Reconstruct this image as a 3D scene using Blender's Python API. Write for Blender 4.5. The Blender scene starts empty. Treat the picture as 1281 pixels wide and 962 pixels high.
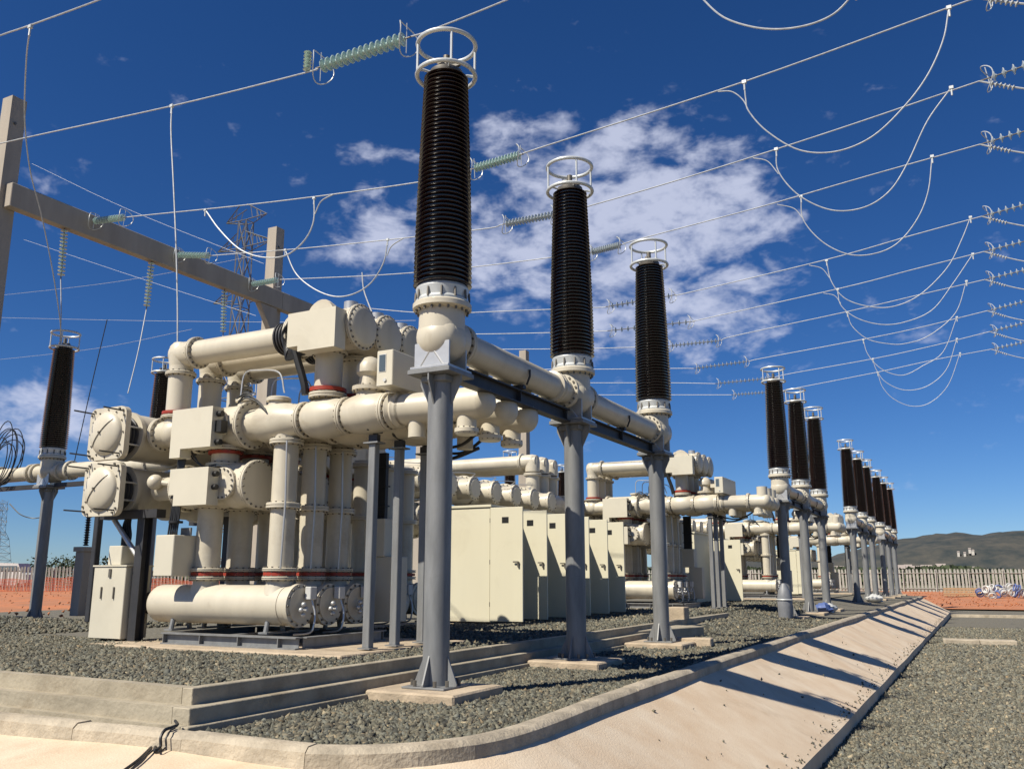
import bpy, bmesh, math, random
import numpy as np
from mathutils import Vector, Matrix
R_ = math.radians
random.seed(7); np.random.seed(7)
sc = bpy.context.scene
COL = sc.collection

# ------------------------------------------------------------------ camera
CAMZ = 1.6
F_PX = 1108.0; CX, CY = 640.5, 481.0
PITCH = math.atan(241 / F_PX); YAW = R_(27.45)
cam_d = bpy.data.cameras.new('camera'); cam = bpy.data.objects.new('camera', cam_d); COL.objects.link(cam)
cam.location = (0, 0, CAMZ); cam.rotation_euler = (math.pi / 2 + PITCH, 0, YAW)
cam_d.sensor_width = 36; cam_d.lens = 36 * F_PX / 1281
cam_d.clip_start = 0.05; cam_d.clip_end = 9000
sc.camera = cam
# viewing rays of the photograph, used to read off real positions on known planes
_fh = Vector((-math.sin(YAW), math.cos(YAW), 0)); _rt = Vector((math.cos(YAW), math.sin(YAW), 0)); _up = Vector((0, 0, 1))
_F = _fh * math.cos(PITCH) + _up * math.sin(PITCH); _U = -_fh * math.sin(PITCH) + _up * math.cos(PITCH)
def at(px, py, X=None, Y=None, Z=None):
    d = _F * F_PX + _rt * (px - CX) - _U * (py - CY)
    if X is not None: t = X / d.x
    elif Y is not None: t = Y / d.y
    else: t = (Z - CAMZ) / d.z
    return Vector((0, 0, CAMZ)) + d * t
def ray(px, py):
    return (_F * F_PX + _rt * (px - CX) - _U * (py - CY)).normalized()

# ------------------------------------------------------------------ light
SUN_EL = R_(48); SUNV = Vector((-0.44, -0.90, 0)).normalized()
sun_dir = Vector((SUNV.x * math.cos(SUN_EL), SUNV.y * math.cos(SUN_EL), math.sin(SUN_EL)))
sd = bpy.data.lights.new('sun', 'SUN'); sd.energy = 5.0; sd.angle = R_(0.5); sd.color = (1.0, 0.93, 0.80)
sun = bpy.data.objects.new('sun', sd); COL.objects.link(sun)
sun.rotation_euler = sun_dir.to_track_quat('Z', 'Y').to_euler(); sun.location = (-30, -60, 60)

w = bpy.data.worlds.new('World'); sc.world = w; w.use_nodes = True
nt = w.node_tree; N = nt.nodes; Lk = nt.links
for n in list(N): N.remove(n)
def nd(tree, typ, **kw):
    n = tree.nodes.new(typ)
    for k, v in kw.items():
        if k in ('inp',):
            for kk, vv in v.items(): n.inputs[kk].default_value = vv
        else: setattr(n, k, v)
    return n
out = nd(nt, 'ShaderNodeOutputWorld'); bg = nd(nt, 'ShaderNodeBackground'); bg.inputs[1].default_value = 0.052
sky = nd(nt, 'ShaderNodeTexSky'); sky.sky_type = 'NISHITA'; sky.sun_disc = False
sky.sun_elevation = SUN_EL; sky.sun_rotation = math.atan2(SUNV.x, SUNV.y)
sky.altitude = 1300; sky.air_density = 0.9; sky.dust_density = 0.25; sky.ozone_density = 3.5
tc = nd(nt, 'ShaderNodeTexCoord'); sep = nd(nt, 'ShaderNodeSeparateXYZ'); Lk.new(tc.outputs['Generated'], sep.inputs[0])
def M(op, a, b=None, c=None, clamp=False):
    n = nd(nt, 'ShaderNodeMath', operation=op, use_clamp=clamp)
    for i, v in enumerate((a, b, c)):
        if v is None: continue
        if isinstance(v, (int, float)): n.inputs[i].default_value = v
        else: Lk.new(v, n.inputs[i])
    return n.outputs[0]
zc = M('MAXIMUM', sep.outputs[2], 0.03)
u = M('DIVIDE', sep.outputs[0], zc); v = M('DIVIDE', sep.outputs[1], zc)
comb = nd(nt, 'ShaderNodeCombineXYZ'); Lk.new(u, comb.inputs[0]); Lk.new(v, comb.inputs[1])
def noise(scale, detail, rough, dist=0.0, off=0.0, zs=1.7):
    mp = nd(nt, 'ShaderNodeMapping'); mp.inputs['Location'].default_value = (off, off * .7, off * .3); mp.inputs['Scale'].default_value = (1, 1, zs)
    Lk.new(tc.outputs['Generated'], mp.inputs[0])
    n = nd(nt, 'ShaderNodeTexNoise'); n.inputs['Scale'].default_value = scale; n.inputs['Detail'].default_value = detail
    n.inputs['Roughness'].default_value = rough; n.inputs['Distortion'].default_value = dist
    Lk.new(mp.outputs[0], n.inputs['Vector']); return n.outputs[0]
puff = noise(17.0, 4, 0.58, 0.25, 3.1, 1.9); broad = noise(3.2, 3, 0.5, 0.2, 8.4); fine = noise(34, 4, 0.6, 0.2, 1.7, 1.5)
# banks of altocumulus: direction in the sky and angular spread
def dotc(vec):
    n = nd(nt, 'ShaderNodeVectorMath', operation='DOT_PRODUCT'); Lk.new(tc.outputs['Generated'], n.inputs[0]); n.inputs[1].default_value = vec; return n.outputs['Value']
def bank(px, py, sx, sy, amp, tilt=0.0):
    d = ray(px, py); r = d.cross(Vector((0, 0, 1))).normalized(); q = r.cross(d).normalized()
    c, s_ = math.cos(tilt), math.sin(tilt); r2_, q2_ = r * c + q * s_, q * c - r * s_
    a = M('DIVIDE', dotc(r2_), sx / 1130); b = M('DIVIDE', dotc(q2_), sy / 1130)
    r2 = M('ADD', M('MULTIPLY', a, a), M('MULTIPLY', b, b))
    front = M('GREATER_THAN', dotc(d), 0.3)
    return M('MULTIPLY', M('MULTIPLY', M('EXPONENT', M('MULTIPLY', r2, -1.0)), amp), front)
banks = [(760, 285, 190, 120, .62), (890, 260, 120, 80, .40), (660, 190, 80, 50, .34), (830, 400, 190, 60, .44), (650, 330, 80, 80, .34), (470, 290, 95, 50, .56), (470, 190, 60, 16, .36),
         (30, 515, 90, 38, .80), (365, 222, 45, 14, .26), (605, 150, 35, 14, .28), (790, 165, 60, 30, .3), (95, 225, 60, 14, .16), (690, 90, 70, 24, .12), (330, 480, 120, 22, .22)]
tot = None
for b_ in banks:
    o = bank(*b_); tot = o if tot is None else M('ADD', tot, o)
base_c = M('ADD', M('MULTIPLY', M('SUBTRACT', broad, 0.5), 0.55), M('MINIMUM', M('MULTIPLY', tot, 1.12), .88))
dens = M('ADD', M('ADD', M('MULTIPLY', M('SUBTRACT', puff, 0.5), 2.1), M('MULTIPLY', M('SUBTRACT', fine, .5), .8)), base_c)
mask = nd(nt, 'ShaderNodeMapRange', interpolation_type='SMOOTHSTEP'); Lk.new(dens, mask.inputs[0])
mask.inputs[1].default_value = 0.30; mask.inputs[2].default_value = 1.05
hz = nd(nt, 'ShaderNodeMapRange', interpolation_type='SMOOTHSTEP'); Lk.new(sep.outputs[2], hz.inputs[0]); hz.inputs[1].default_value = 0.04; hz.inputs[2].default_value = 0.14
mm = M('MULTIPLY', M('MULTIPLY', mask.outputs[0], hz.outputs[0]), 0.75)
hs = nd(nt, 'ShaderNodeHueSaturation'); hs.inputs['Saturation'].default_value = 1.22; Lk.new(sky.outputs[0], hs.inputs['Color'])
tint = nd(nt, 'ShaderNodeMix', data_type='RGBA', blend_type='MULTIPLY'); tint.inputs[0].default_value = 1.0
Lk.new(hs.outputs[0], tint.inputs[6]); tint.inputs[7].default_value = (.80, .98, 1.27, 1)
mx = nd(nt, 'ShaderNodeMix', data_type='RGBA'); Lk.new(mm, mx.inputs[0]); Lk.new(tint.outputs[2], mx.inputs[6]); mx.inputs[7].default_value = (9.6, 10.2, 12.6, 1)
Lk.new(mx.outputs[2], bg.inputs[0]); Lk.new(bg.outputs[0], out.inputs[0])
sc.view_settings.view_transform = 'Standard'; sc.view_settings.look = 'None'; sc.view_settings.exposure = 0.45; sc.view_settings.gamma = 1
try: sc.cycles.max_bounces = 6; sc.cycles.transparent_max_bounces = 8
except Exception: pass

# ------------------------------------------------------------------ materials
MAT = {}
def mat(name, col, rough=0.6, metal=0.0, var=0.15, scale=3.0, bump=0.0, bscale=40.0, col2=None, coat=0.0, spec=0.5, detail=5, fac=None, island=0.0, streak=False, trans=0.0, dirt=0.0, warm=False):
    m = bpy.data.materials.new(name); m.use_nodes = True; t = m.node_tree
    col = tuple(c * .87 for c in col); col2 = tuple(c * .87 for c in col2) if col2 else None
    b = t.nodes['Principled BSDF']
    b.inputs['Roughness'].default_value = rough; b.inputs['Metallic'].default_value = metal
    b.inputs['Specular IOR Level'].default_value = spec; b.inputs['Coat Weight'].default_value = coat; b.inputs['Coat Roughness'].default_value = 0.1
    if trans: b.inputs['Transmission Weight'].default_value = trans
    tcn = nd(t, 'ShaderNodeTexCoord'); mp = nd(t, 'ShaderNodeMapping'); t.links.new(tcn.outputs['Object'], mp.inputs[0])
    if streak: mp.inputs['Scale'].default_value = (1, 1, .18)
    n = nd(t, 'ShaderNodeTexNoise'); n.inputs['Scale'].default_value = scale; n.inputs['Detail'].default_value = detail; n.inputs['Roughness'].default_value = .62
    t.links.new(mp.outputs[0], n.inputs['Vector'])
    r = nd(t, 'ShaderNodeMapRange'); t.links.new(n.outputs[0], r.inputs[0]); r.inputs[1].default_value = .32; r.inputs[2].default_value = .68
    c2 = col2 or tuple(c * (1 - var) for c in col)
    mx = nd(t, 'ShaderNodeMix', data_type='RGBA'); t.links.new(r.outputs[0], mx.inputs[0])
    mx.inputs[6].default_value = (*c2, 1); mx.inputs[7].default_value = (*col, 1)
    last = mx.outputs[2]
    if dirt:
        n3 = nd(t, 'ShaderNodeTexNoise'); n3.inputs['Scale'].default_value = .55 + scale * .12; n3.inputs['Detail'].default_value = 9; n3.inputs['Roughness'].default_value = .72; n3.inputs['Distortion'].default_value = .6
        t.links.new(tcn.outputs['Object'], n3.inputs['Vector'])
        r3 = nd(t, 'ShaderNodeMapRange'); t.links.new(n3.outputs[0], r3.inputs[0]); r3.inputs[1].default_value = .54; r3.inputs[2].default_value = .74; r3.inputs[4].default_value = dirt
        mx3 = nd(t, 'ShaderNodeMix', data_type='RGBA'); t.links.new(r3.outputs[0], mx3.inputs[0]); t.links.new(last, mx3.inputs[6]); mx3.inputs[7].default_value = (col[0] * .45, col[1] * .38, col[2] * .30, 1); last = mx3.outputs[2]
    if warm:
        g = nd(t, 'ShaderNodeNewGeometry'); cr = nd(t, 'ShaderNodeValToRGB'); ob = nd(t, 'ShaderNodeMath', operation='FRACT'); mu = nd(t, 'ShaderNodeMath', operation='MULTIPLY'); mu.inputs[1].default_value = 7.31
        t.links.new(g.outputs['Random Per Island'], mu.inputs[0]); t.links.new(mu.outputs[0], ob.inputs[0]); t.links.new(ob.outputs[0], cr.inputs[0])
        e = cr.color_ramp.elements; e[0].position = 0; e[0].color = (.82, .92, 1.0, 1); e[1].position = 1; e[1].color = (1.25, 1.0, .72, 1); e.new(.5).color = (.95, 1, .95, 1); e.new(.93).color = (1.05, 1.0, .9, 1); e.new(.97).color = (1.9, 1.75, 1.5, 1)
        vm0 = nd(t, 'ShaderNodeVectorMath', operation='MULTIPLY'); t.links.new(last, vm0.inputs[0]); t.links.new(cr.outputs[0], vm0.inputs[1]); last = vm0.outputs[0]
    if island:
        g = nd(t, 'ShaderNodeNewGeometry'); r2 = nd(t, 'ShaderNodeMapRange'); t.links.new(g.outputs['Random Per Island'], r2.inputs[0])
        r2.inputs[3].default_value = 1 - island; r2.inputs[4].default_value = 1 + island
        vm = nd(t, 'ShaderNodeVectorMath', operation='SCALE'); t.links.new(last, vm.inputs[0]); t.links.new(r2.outputs[0], vm.inputs['Scale']); last = vm.outputs[0]
    t.links.new(last, b.inputs['Base Color'])
    if bump:
        n2 = nd(t, 'ShaderNodeTexNoise'); n2.inputs['Scale'].default_value = bscale; n2.inputs['Detail'].default_value = 4
        t.links.new(tcn.outputs['Object'], n2.inputs['Vector'])
        bp = nd(t, 'ShaderNodeBump'); bp.inputs['Strength'].default_value = bump; bp.inputs['Distance'].default_value = .02
        t.links.new(n2.outputs[0], bp.inputs['Height']); t.links.new(bp.outputs[0], b.inputs['Normal'])
    MAT[name] = m; return m
mat('cream_paint', (.66, .60, .475), .42, var=.15, scale=2.2, coat=.08, streak=True, bump=.05, bscale=6, dirt=.5)
mat('cream_box', (.68, .63, .50), .42, var=.07, scale=1.2, coat=.1, dirt=.2)
mat('cabinet_paint', (.71, .665, .50), .5, var=.06, scale=1.0, streak=True, dirt=.2)
mat('porcelain', (.016, .0060, .0048), .2, var=.3, scale=2, coat=.25)
mat('galvanised', (.27, .275, .275), .52, metal=.2, var=.3, scale=7, bump=.05, bscale=30, streak=True, dirt=.3)
mat('bright_steel', (.60, .60, .59), .38, metal=.5, var=.15, scale=6)
mat('dark_shaded_steel', (.055, .055, .06), .55, metal=.3, var=.3)  # dark fittings, and beams whose shade is put into the colour
mat('aluminium', (.70, .72, .71), .4, metal=.25, var=.12, scale=8)
mat('wire_metal', (.60, .62, .64), .5, metal=.2, var=.3, scale=9)
mat('bolt_metal', (.20, .18, .15), .5, metal=.4, var=.3)
mat('red_ring', (.40, .045, .02), .5, var=.25, scale=9)
mat('cable_rubber', (.018, .018, .018), .5, var=.3)
mat('glass_green', (.66, .84, .76), .12, var=.12, coat=.5, trans=.25)
mat('glass_grey', (.60, .66, .68), .15, var=.2, coat=.5, trans=.15)
mat('gantry_concrete', (.46, .40, .33), .85, var=.22, scale=1.3, bump=.25, bscale=14, streak=True)
mat('kerb_concrete', (.56, .48, .36), .9, var=.42, scale=2.6, bump=.8, bscale=24, dirt=.5)
mat('step_concrete', (.45, .395, .295), .9, var=.35, scale=2.2, bump=.6, bscale=18, col2=(.30, .26, .19), dirt=.55)
mat('footing_concrete', (.56, .45, .32), .9, var=.35, scale=2.5, bump=.7, bscale=20, dirt=.5)
mat('slab_concrete', (.76, .63, .47), .88, var=.2, scale=1.3, bump=.35, bscale=45, col2=(.66, .50, .34), dirt=.45)
mat('gravel_ground', (.23, .21, .16), .95, scale=11, bump=1.0, bscale=24, col2=(.075, .07, .056), detail=10)
mat('gravel_stone', (.165, .150, .115), .9, var=.35, scale=9, island=.6, warm=True)
mat('gravel_stone_pale', (.205, .185, .142), .9, var=.35, scale=9, island=.55, warm=True)
mat('orange_soil', (.56, .20, .08), .95, var=.35, scale=.5, bump=.9, bscale=5, col2=(.36, .17, .09), dirt=.5)
mat('field', (.16, .15, .08), .95, var=.3, scale=.02)
mat('orange_net', (.62, .13, .05), .7, var=.2)
mat('fence_steel', (.50, .50, .44), .6, metal=.2, var=.25, island=.18)
mat('tree_leaf', (.045, .062, .022), .8, var=.4, scale=.8, island=.35)
mat('trunk', (.12, .09, .06), .9)
mat('house_wall', (.6, .56, .5), .8); mat('house_roof', (.35, .3, .27), .8)
mat('white_plastic', (.66, .66, .63), .45, var=.2)
mat('black_plate', (.02, .02, .02), .4, var=.2)
mat('window_dark', (.10, .13, .15), .1, var=.1)
mat('blue_plastic', (.12, .18, .42), .5, var=.2); mat('timber', (.45, .30, .16), .8)
mat('grey_wrap', (.25, .26, .28), .5, var=.3)

# ------------------------------------------------------------------ mesh helpers
class MB:
    def __init__(s): s.v = []; s.f = []
    def add(s, vs, fs):
        o = len(s.v); s.v.extend([tuple(p) for p in vs]); s.f.extend([tuple(i + o for i in f) for f in fs]); return s
    def box(s, x0, x1, y0, y1, z0, z1, bev=0.0):
        if bev > 0:
            bm = bmesh.new(); bmesh.ops.create_cube(bm, size=1)
            for q in bm.verts: q.co = Vector(((x0 + x1) / 2 + q.co.x * (x1 - x0), (y0 + y1) / 2 + q.co.y * (y1 - y0), (z0 + z1) / 2 + q.co.z * (z1 - z0)))
            bmesh.ops.bevel(bm, geom=list(bm.edges), offset=bev, segments=1, affect='EDGES')
            bm.verts.index_update(); s.add([q.co.copy() for q in bm.verts], [[q.index for q in f.verts] for f in bm.faces]); bm.free(); return s
        vs = [(x, y, z) for z in (z0, z1) for y in (y0, y1) for x in (x0, x1)]
        return s.add(vs, [(0, 2, 3, 1), (4, 5, 7, 6), (0, 1, 5, 4), (2, 6, 7, 3), (0, 4, 6, 2), (1, 3, 7, 5)])
    def lathe(s, prof, o, ax='Z', seg=24, caps=True):
        """prof: list of (distance along axis, radius)"""
        A = {'X': Vector((1, 0, 0)), 'Y': Vector((0, 1, 0)), 'Z': Vector((0, 0, 1))}[ax] if isinstance(ax, str) else Vector(ax).normalized()
        t = Vector((0, 0, 1)) if abs(A.z) < .9 else Vector((1, 0, 0))
        B = A.cross(t).normalized(); C = A.cross(B); o = Vector(o)
        vs = []; fs = []
        for (h, r) in prof:
            for k in range(seg):
                a = 2 * math.pi * k / seg; vs.append(o + A * h + (B * math.cos(a) + C * math.sin(a)) * max(r, 1e-4))
        n = len(prof)
        for i in range(n - 1):
            for k in range(seg):
                k2 = (k + 1) % seg; fs.append((i * seg + k, i * seg + k2, (i + 1) * seg + k2, (i + 1) * seg + k))
        if caps: fs.append(tuple(range(seg - 1, -1, -1))); fs.append(tuple((n - 1) * seg + k for k in range(seg)))
        return s.add(vs, fs)
    def cyl(s, p0, p1, r, seg=20, r1=None):
        p0 = Vector(p0); d = Vector(p1) - p0; return s.lathe([(0, r), (d.length, r if r1 is None else r1)], p0, d, seg)
    def tube(s, pts, r, seg=8, closed=False):
        pts = [Vector(p) for p in pts]; n = len(pts); vs = []; fs = []
        T0 = (pts[1] - pts[0]).normalized(); up = Vector((0, 0, 1)) if abs(T0.z) < .9 else Vector((1, 0, 0)); B = T0.cross(up).normalized()
        for i, p in enumerate(pts):
            if closed: T = (pts[(i + 1) % n] - pts[i - 1]).normalized()
            else: T = (pts[min(i + 1, n - 1)] - pts[max(i - 1, 0)]).normalized()
            B = (B - T * B.dot(T))
            B = B.normalized() if B.length > 1e-6 else T.orthogonal().normalized()
            C = T.cross(B)
            for k in range(seg):
                a = 2 * math.pi * k / seg; vs.append(p + (B * math.cos(a) + C * math.sin(a)) * r)
        for i in range(n if closed else n - 1):
            j = (i + 1) % n
            for k in range(seg):
                k2 = (k + 1) % seg; fs.append((i * seg + k, i * seg + k2, j * seg + k2, j * seg + k))
        if not closed: fs.append(tuple(range(seg - 1, -1, -1))); fs.append(tuple((n - 1) * seg + k for k in range(seg)))
        return s.add(vs, fs)
    def sphere(s, c, r, seg=24, rings=12, sz=1.0):
        return s.lathe([(-r * math.cos(math.pi * i / rings) * sz, r * math.sin(math.pi * i / rings)) for i in range(rings + 1)], c, 'Z', seg, False)
    def dome(s, c, r, h, ax, seg=24):
        return s.lathe([(h * math.sin(a), r * math.cos(a)) for a in [math.pi / 2 * i / 7 for i in range(8)]], c, ax, seg, False)
    def flange(s, c, ax, R, t=.05, seg=28):
        A = {'X': Vector((1, 0, 0)), 'Y': Vector((0, 1, 0)), 'Z': Vector((0, 0, 1))}[ax] if isinstance(ax, str) else Vector(ax).normalized()
        c = Vector(c)
        return s.lathe([(-t, R - .012), (-t + .01, R), (-.006, R), (-.006, R - .02), (.006, R - .02), (.006, R), (t - .01, R), (t, R - .012)], c, A, seg)
    def bolts(s, c, ax, R, n, r=.022, h=.05):
        A = {'X': Vector((1, 0, 0)), 'Y': Vector((0, 1, 0)), 'Z': Vector((0, 0, 1))}[ax] if isinstance(ax, str) else Vector(ax).normalized()
        t = Vector((0, 0, 1)) if abs(A.z) < .9 else Vector((1, 0, 0)); B = A.cross(t).normalized(); C = A.cross(B); c = Vector(c)
        for k in range(n):
            a = 2 * math.pi * (k + .5) / n; s.lathe([(-h, r), (h, r)], c + (B * math.cos(a) + C * math.sin(a)) * R, A, 5)
        return s
    def ring(s, c, R, r, ax='Z', seg=36, ts=8):
        A = {'X': Vector((1, 0, 0)), 'Y': Vector((0, 1, 0)), 'Z': Vector((0, 0, 1))}[ax] if isinstance(ax, str) else Vector(ax).normalized()
        t = Vector((0, 0, 1)) if abs(A.z) < .9 else Vector((1, 0, 0)); B = A.cross(t).normalized(); C = A.cross(B); c = Vector(c)
        return s.tube([c + (B * math.cos(2 * math.pi * k / seg) + C * math.sin(2 * math.pi * k / seg)) * R for k in range(seg)], r, ts, True)
    def shift(s, d):
        s.v = [(p[0] + d[0], p[1] + d[1], p[2] + d[2]) for p in s.v]; return s
    def build(s, name, m, parent=None, smooth=True, ang=35):
        me = bpy.data.meshes.new(name); me.from_pydata(s.v, [], s.f); me.update()
        if smooth and len(me.polygons):
            me.polygons.foreach_set('use_smooth', [True] * len(me.polygons))
            me.set_sharp_from_angle(angle=R_(ang))
        me.materials.append(MAT[m])
        o = bpy.data.objects.new(name, me); COL.objects.link(o)
        if parent: o.parent = parent
        return o
def thing(name, label, cat, loc=(0, 0, 0), rz=0, group=None):
    o = bpy.data.objects.new(name, None); COL.objects.link(o); o.location = loc; o.rotation_euler = (0, 0, rz); o.empty_display_size = .2
    o['label'] = label
    if cat: o['category'] = cat
    if group: o['group'] = group
    return o
def tag(o, label=None, cat=None, group=None, kind=None):
    if label: o['label'] = label
    if cat: o['category'] = cat
    if group: o['group'] = group
    if kind: o['kind'] = kind
    return o
CH = {}
def kids(o): return [c for c in bpy.data.objects if c.parent == o]
def copy_tree(o, loc=None, label=None, group=None, rz=None):
    c = o.copy(); COL.objects.link(c)
    if loc is not None: c.location = loc
    if rz is not None: c.rotation_euler = (0, 0, rz)
    if label: c['label'] = label
    if group: c['group'] = group
    for ch in o.children:
        d = ch.copy(); COL.objects.link(d); d.parent = c
        for g in ch.children:
            e = g.copy(); COL.objects.link(e); e.parent = d
    return c
def structure(name, mb, m, smooth=False, **k):
    o = mb.build(name, m, None, smooth, **k); o['kind'] = 'structure'; return o
def smoothpath(pts, n=8):
    """Catmull-Rom through the points"""
    pts = [Vector(p) for p in pts]; P = [pts[0] * 2 - pts[1]] + pts + [pts[-1] * 2 - pts[-2]]; o = []
    for i in range(1, len(P) - 2):
        for k in range(n):
            t = k / n; a, b, c, d = P[i - 1], P[i], P[i + 1], P[i + 2]
            o.append(.5 * ((2 * b) + (c - a) * t + (2 * a - 5 * b + 4 * c - d) * t * t + (3 * b - a - 3 * c + d) * t ** 3))
    o.append(pts[-1]); return o

# ------------------------------------------------------------------ ground, kerb, slab, steps
KX = -4.50                      # kerb centre line
kerb_pts = [(-40, 5.9), (-30, 6.1), (-20, 6.35), (-9.8, 6.58), (-7.7, 6.70), (-5.75, 6.68), (-5.3, 6.78), (-4.92, 7.02), (-4.62, 7.38), (-4.42, 7.85), (-4.34, 8.5), (-4.36, 9.4), (-4.45, 11.2), (KX, 14.7), (KX - .08, 24), (KX - .08, 50), (KX - .05, 80)]
kp = smoothpath([(x, y, 0) for x, y in kerb_pts], 10)
# resample to even stones
def resample(pts, step):
    o = [pts[0]]; acc = 0
    for a, b in zip(pts, pts[1:]):
        L = (b - a).length; 
        while acc + L >= step:
            t = (step - acc) / L; a = a.lerp(b, t); o.append(a.copy()); L = (b - a).length; acc = 0
        acc += L
    return o
kfine = resample(kp, .25)
def normal_at(pts, i):
    T = (pts[min(i + 1, len(pts) - 1)] - pts[max(i - 1, 0)]).normalized(); return Vector((T.y, -T.x, 0))   # points outward (towards camera / right)
kerb = thing('kerb', 'long pale concrete kerb curving round the gravel yard corner and running beside the sloping slab', None); kerb['kind'] = 'structure'
ST = 6
si = 0
for i in range(0, len(kfine) - 1, ST):
    j = min(i + ST, len(kfine) - 1); mb = MB(); vs = []; fs = []
    idx = list(range(i, j + 1)); dz = random.uniform(-.008, .008)
    for q, k in enumerate(idx):
        p = kfine[k]; n = normal_at(kfine, k); T = Vector((-n.y, n.x, 0))
        e = .003 if k == i else (-.003 if k == j else 0)
        p = p + T * e * 1.0
        prof = [(-.13, -.12), (-.13, .095), (-.105, .12), (.06, .12), (.115, .075), (.135, -.16)]
        for (a, z) in prof: vs.append(p + n * a + Vector((0, 0, z + dz)))
    m_ = 6
    for q in range(len(idx) - 1):
        for r in range(m_):
            fs.append((q * m_ + r, q * m_ + (r + 1) % m_, (q + 1) * m_ + (r + 1) % m_, (q + 1) * m_ + r))
    fs.append(tuple(range(m_ - 1, -1, -1))); fs.append(tuple((len(idx) - 1) * m_ + r for r in range(m_)))
    mb.add(vs, fs); mb.build('kerb_stone', 'kerb_concrete', kerb, True, ang=40)
    si += 1

# upper yard (gravel): grid with heights
PLAT = (-7.80, 7.42, .40)
def ss(t): t = min(1, max(0, t)); return t * t * (3 - 2 * t)
def yard_z(x, y):
    if y > 20: return -.03 + .36 * ss((-5.6 - x) / 3.2) * ss((y - 23.5) / 5)
    return -.03
mb = MB(); xs = [-7.7 + .18 * i for i in range(19)]; xs = [-12, -11, -10, -9.4, -8.8, -8.2] + xs
xs = [x for x in xs if x <= -4.52] + [-4.5]; ys = [6.6 + .35 * i for i in range(60)] + [28 + 1.5 * i for i in range(42)]
def kerb_in(x, y):            # push the sheet's outer edge in under the kerb
    if y < 9.5 and x > -6.2:
        c = Vector((-5.75, 8.05)); d = Vector((x, y)) - c
        if d.x > 0 and d.y < 0 and d.length > 1.38: d = d.normalized() * 1.38; return c.x + d.x, c.y + d.y
    return x, y
vs = []; 
for y in ys:
    for x in xs:
        X, Y = kerb_in(x, y); X = min(X, -4.42); vs.append((X, Y, yard_z(X, Y)))
nx = len(xs); fs = [(j * nx + i, j * nx + i + 1, (j + 1) * nx + i + 1, (j + 1) * nx + i) for j in range(len(ys) - 1) for i in range(nx - 1)]
mb.add(vs, fs); structure('gravel_yard', mb, 'gravel_ground', True)
# left/back parts of the yard
mb = MB(); mb.add([(-60, 6.0, -.02), (-12, 6.3, -.02), (-12, 95, .30), (-60, 95, .30)], [(0, 1, 2, 3)]); structure('gravel_yard', mb, 'gravel_ground')
# platform body (gravel top) and its two concrete steps
plat = MB(); plat.add([(-26, 7.75, .37), (-7.98, 7.62, .37), (-7.98, 31, .37), (-26, 31, .37)], [(0, 1, 2, 3)])
plat.add([(-26, 31, .37), (-8.5, 31, .37), (-8.5, 92, .35), (-26, 92, .35)], [(0, 1, 2, 3)])
structure('gravel_platform', plat, 'gravel_ground')
steps = thing('platform_steps', 'two low concrete steps edging the raised gravel platform of the nearest bay', None); steps['kind'] = 'structure'
def Lstep(x_out, y_out, z_top, z_bot, width, name):
    # front leg (facing camera side, -Y) and side leg (facing +X), cast in lengths
    fy = lambda x: y_out + (x_out - x) * .02
    cuts = [x_out - width, -12.2, -16.4, -21, -27]
    for a, b in zip(cuts, cuts[1:]):
        m2 = MB(); a_ = a - .004; b_ = b + .004; vs = [(a_, fy(a_), z_bot), (b_, fy(b_), z_bot), (b_, fy(b_) + width, z_bot), (a_, fy(a_) + width, z_bot)]
        vs += [(p[0], p[1], z_top) for p in vs]; m2.add(vs, [(0, 1, 2, 3), (4, 7, 6, 5), (0, 4, 5, 1), (1, 5, 6, 2), (2, 6, 7, 3), (3, 7, 4, 0)]); m2.build(name, 'step_concrete', steps, False)
    cuts = [y_out, 14.2, 20.0, 25.5, 31]
    for a, b in zip(cuts, cuts[1:]):
        m2 = MB(); m2.box(x_out - width, x_out, a + (.004 if a > y_out else 0), b - .004, z_bot, z_top, .008); m2.build(name, 'step_concrete', steps, False)
Lstep(-7.60, 7.22, .24, -.1, .26, 'step_block')
Lstep(-7.79, 7.42, .415, -.1, .16, 'step_block')
Lstep(-7.50, 7.12, .07, -.12, .12, 'step_block')

# sloping slab outside the kerb; flatter in front, steeper on the right, ends in a thick edge
SLAB_W = 1.86
def slab_section(i):
    p = kfine[i]; n = normal_at(kfine, i); f = ss((n.x - .15) / .75)
    wdt = 12.0 * (1 - f) + SLAB_W * f if f > 0 else 12.0
    drop = 1.25 * (1 - f) + 1.0 * f
    return p, n, f, wdt, drop
mb = MB(); vs = []; K = 15; rows = []
S_ = [i for i in range(0, len(kfine)) if kfine[i].y < 80]
def slab_point(i, t):
    p, n, f, wdt, drop = slab_section(i)
    q = p + n * (.11 + wdt * t)
    z = -.045 - drop * (t if f > .5 else t)
    return Vector((q.x, q.y, z))
# right slope: straight extrusion along Y from the corner; front apron: extrusion along X; fold between them is a cone
for i in S_:
    p, n, f, wdt, drop = slab_section(i)
    if n.x > .93 or p.y > 9.0: n = Vector((1, 0, 0)); wdt = -2.53 - (p.x + .11); drop = 1.0
    row = []
    for k in range(K + 1):
        t = k / K; q = p + n * (.11 + wdt * t); row.append((q.x, q.y, -.045 - drop * t + .012 * math.sin(q.x * 1.3 + q.y * .8)))
    rows.append(row)
for r in rows: vs += r
nk = K + 1
fs = [(j * nk + i, j * nk + i + 1, (j + 1) * nk + i + 1, (j + 1) * nk + i) for j in range(len(rows) - 1) for i in range(K)]
mb.add(vs, fs)
SLABROWS = rows
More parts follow.
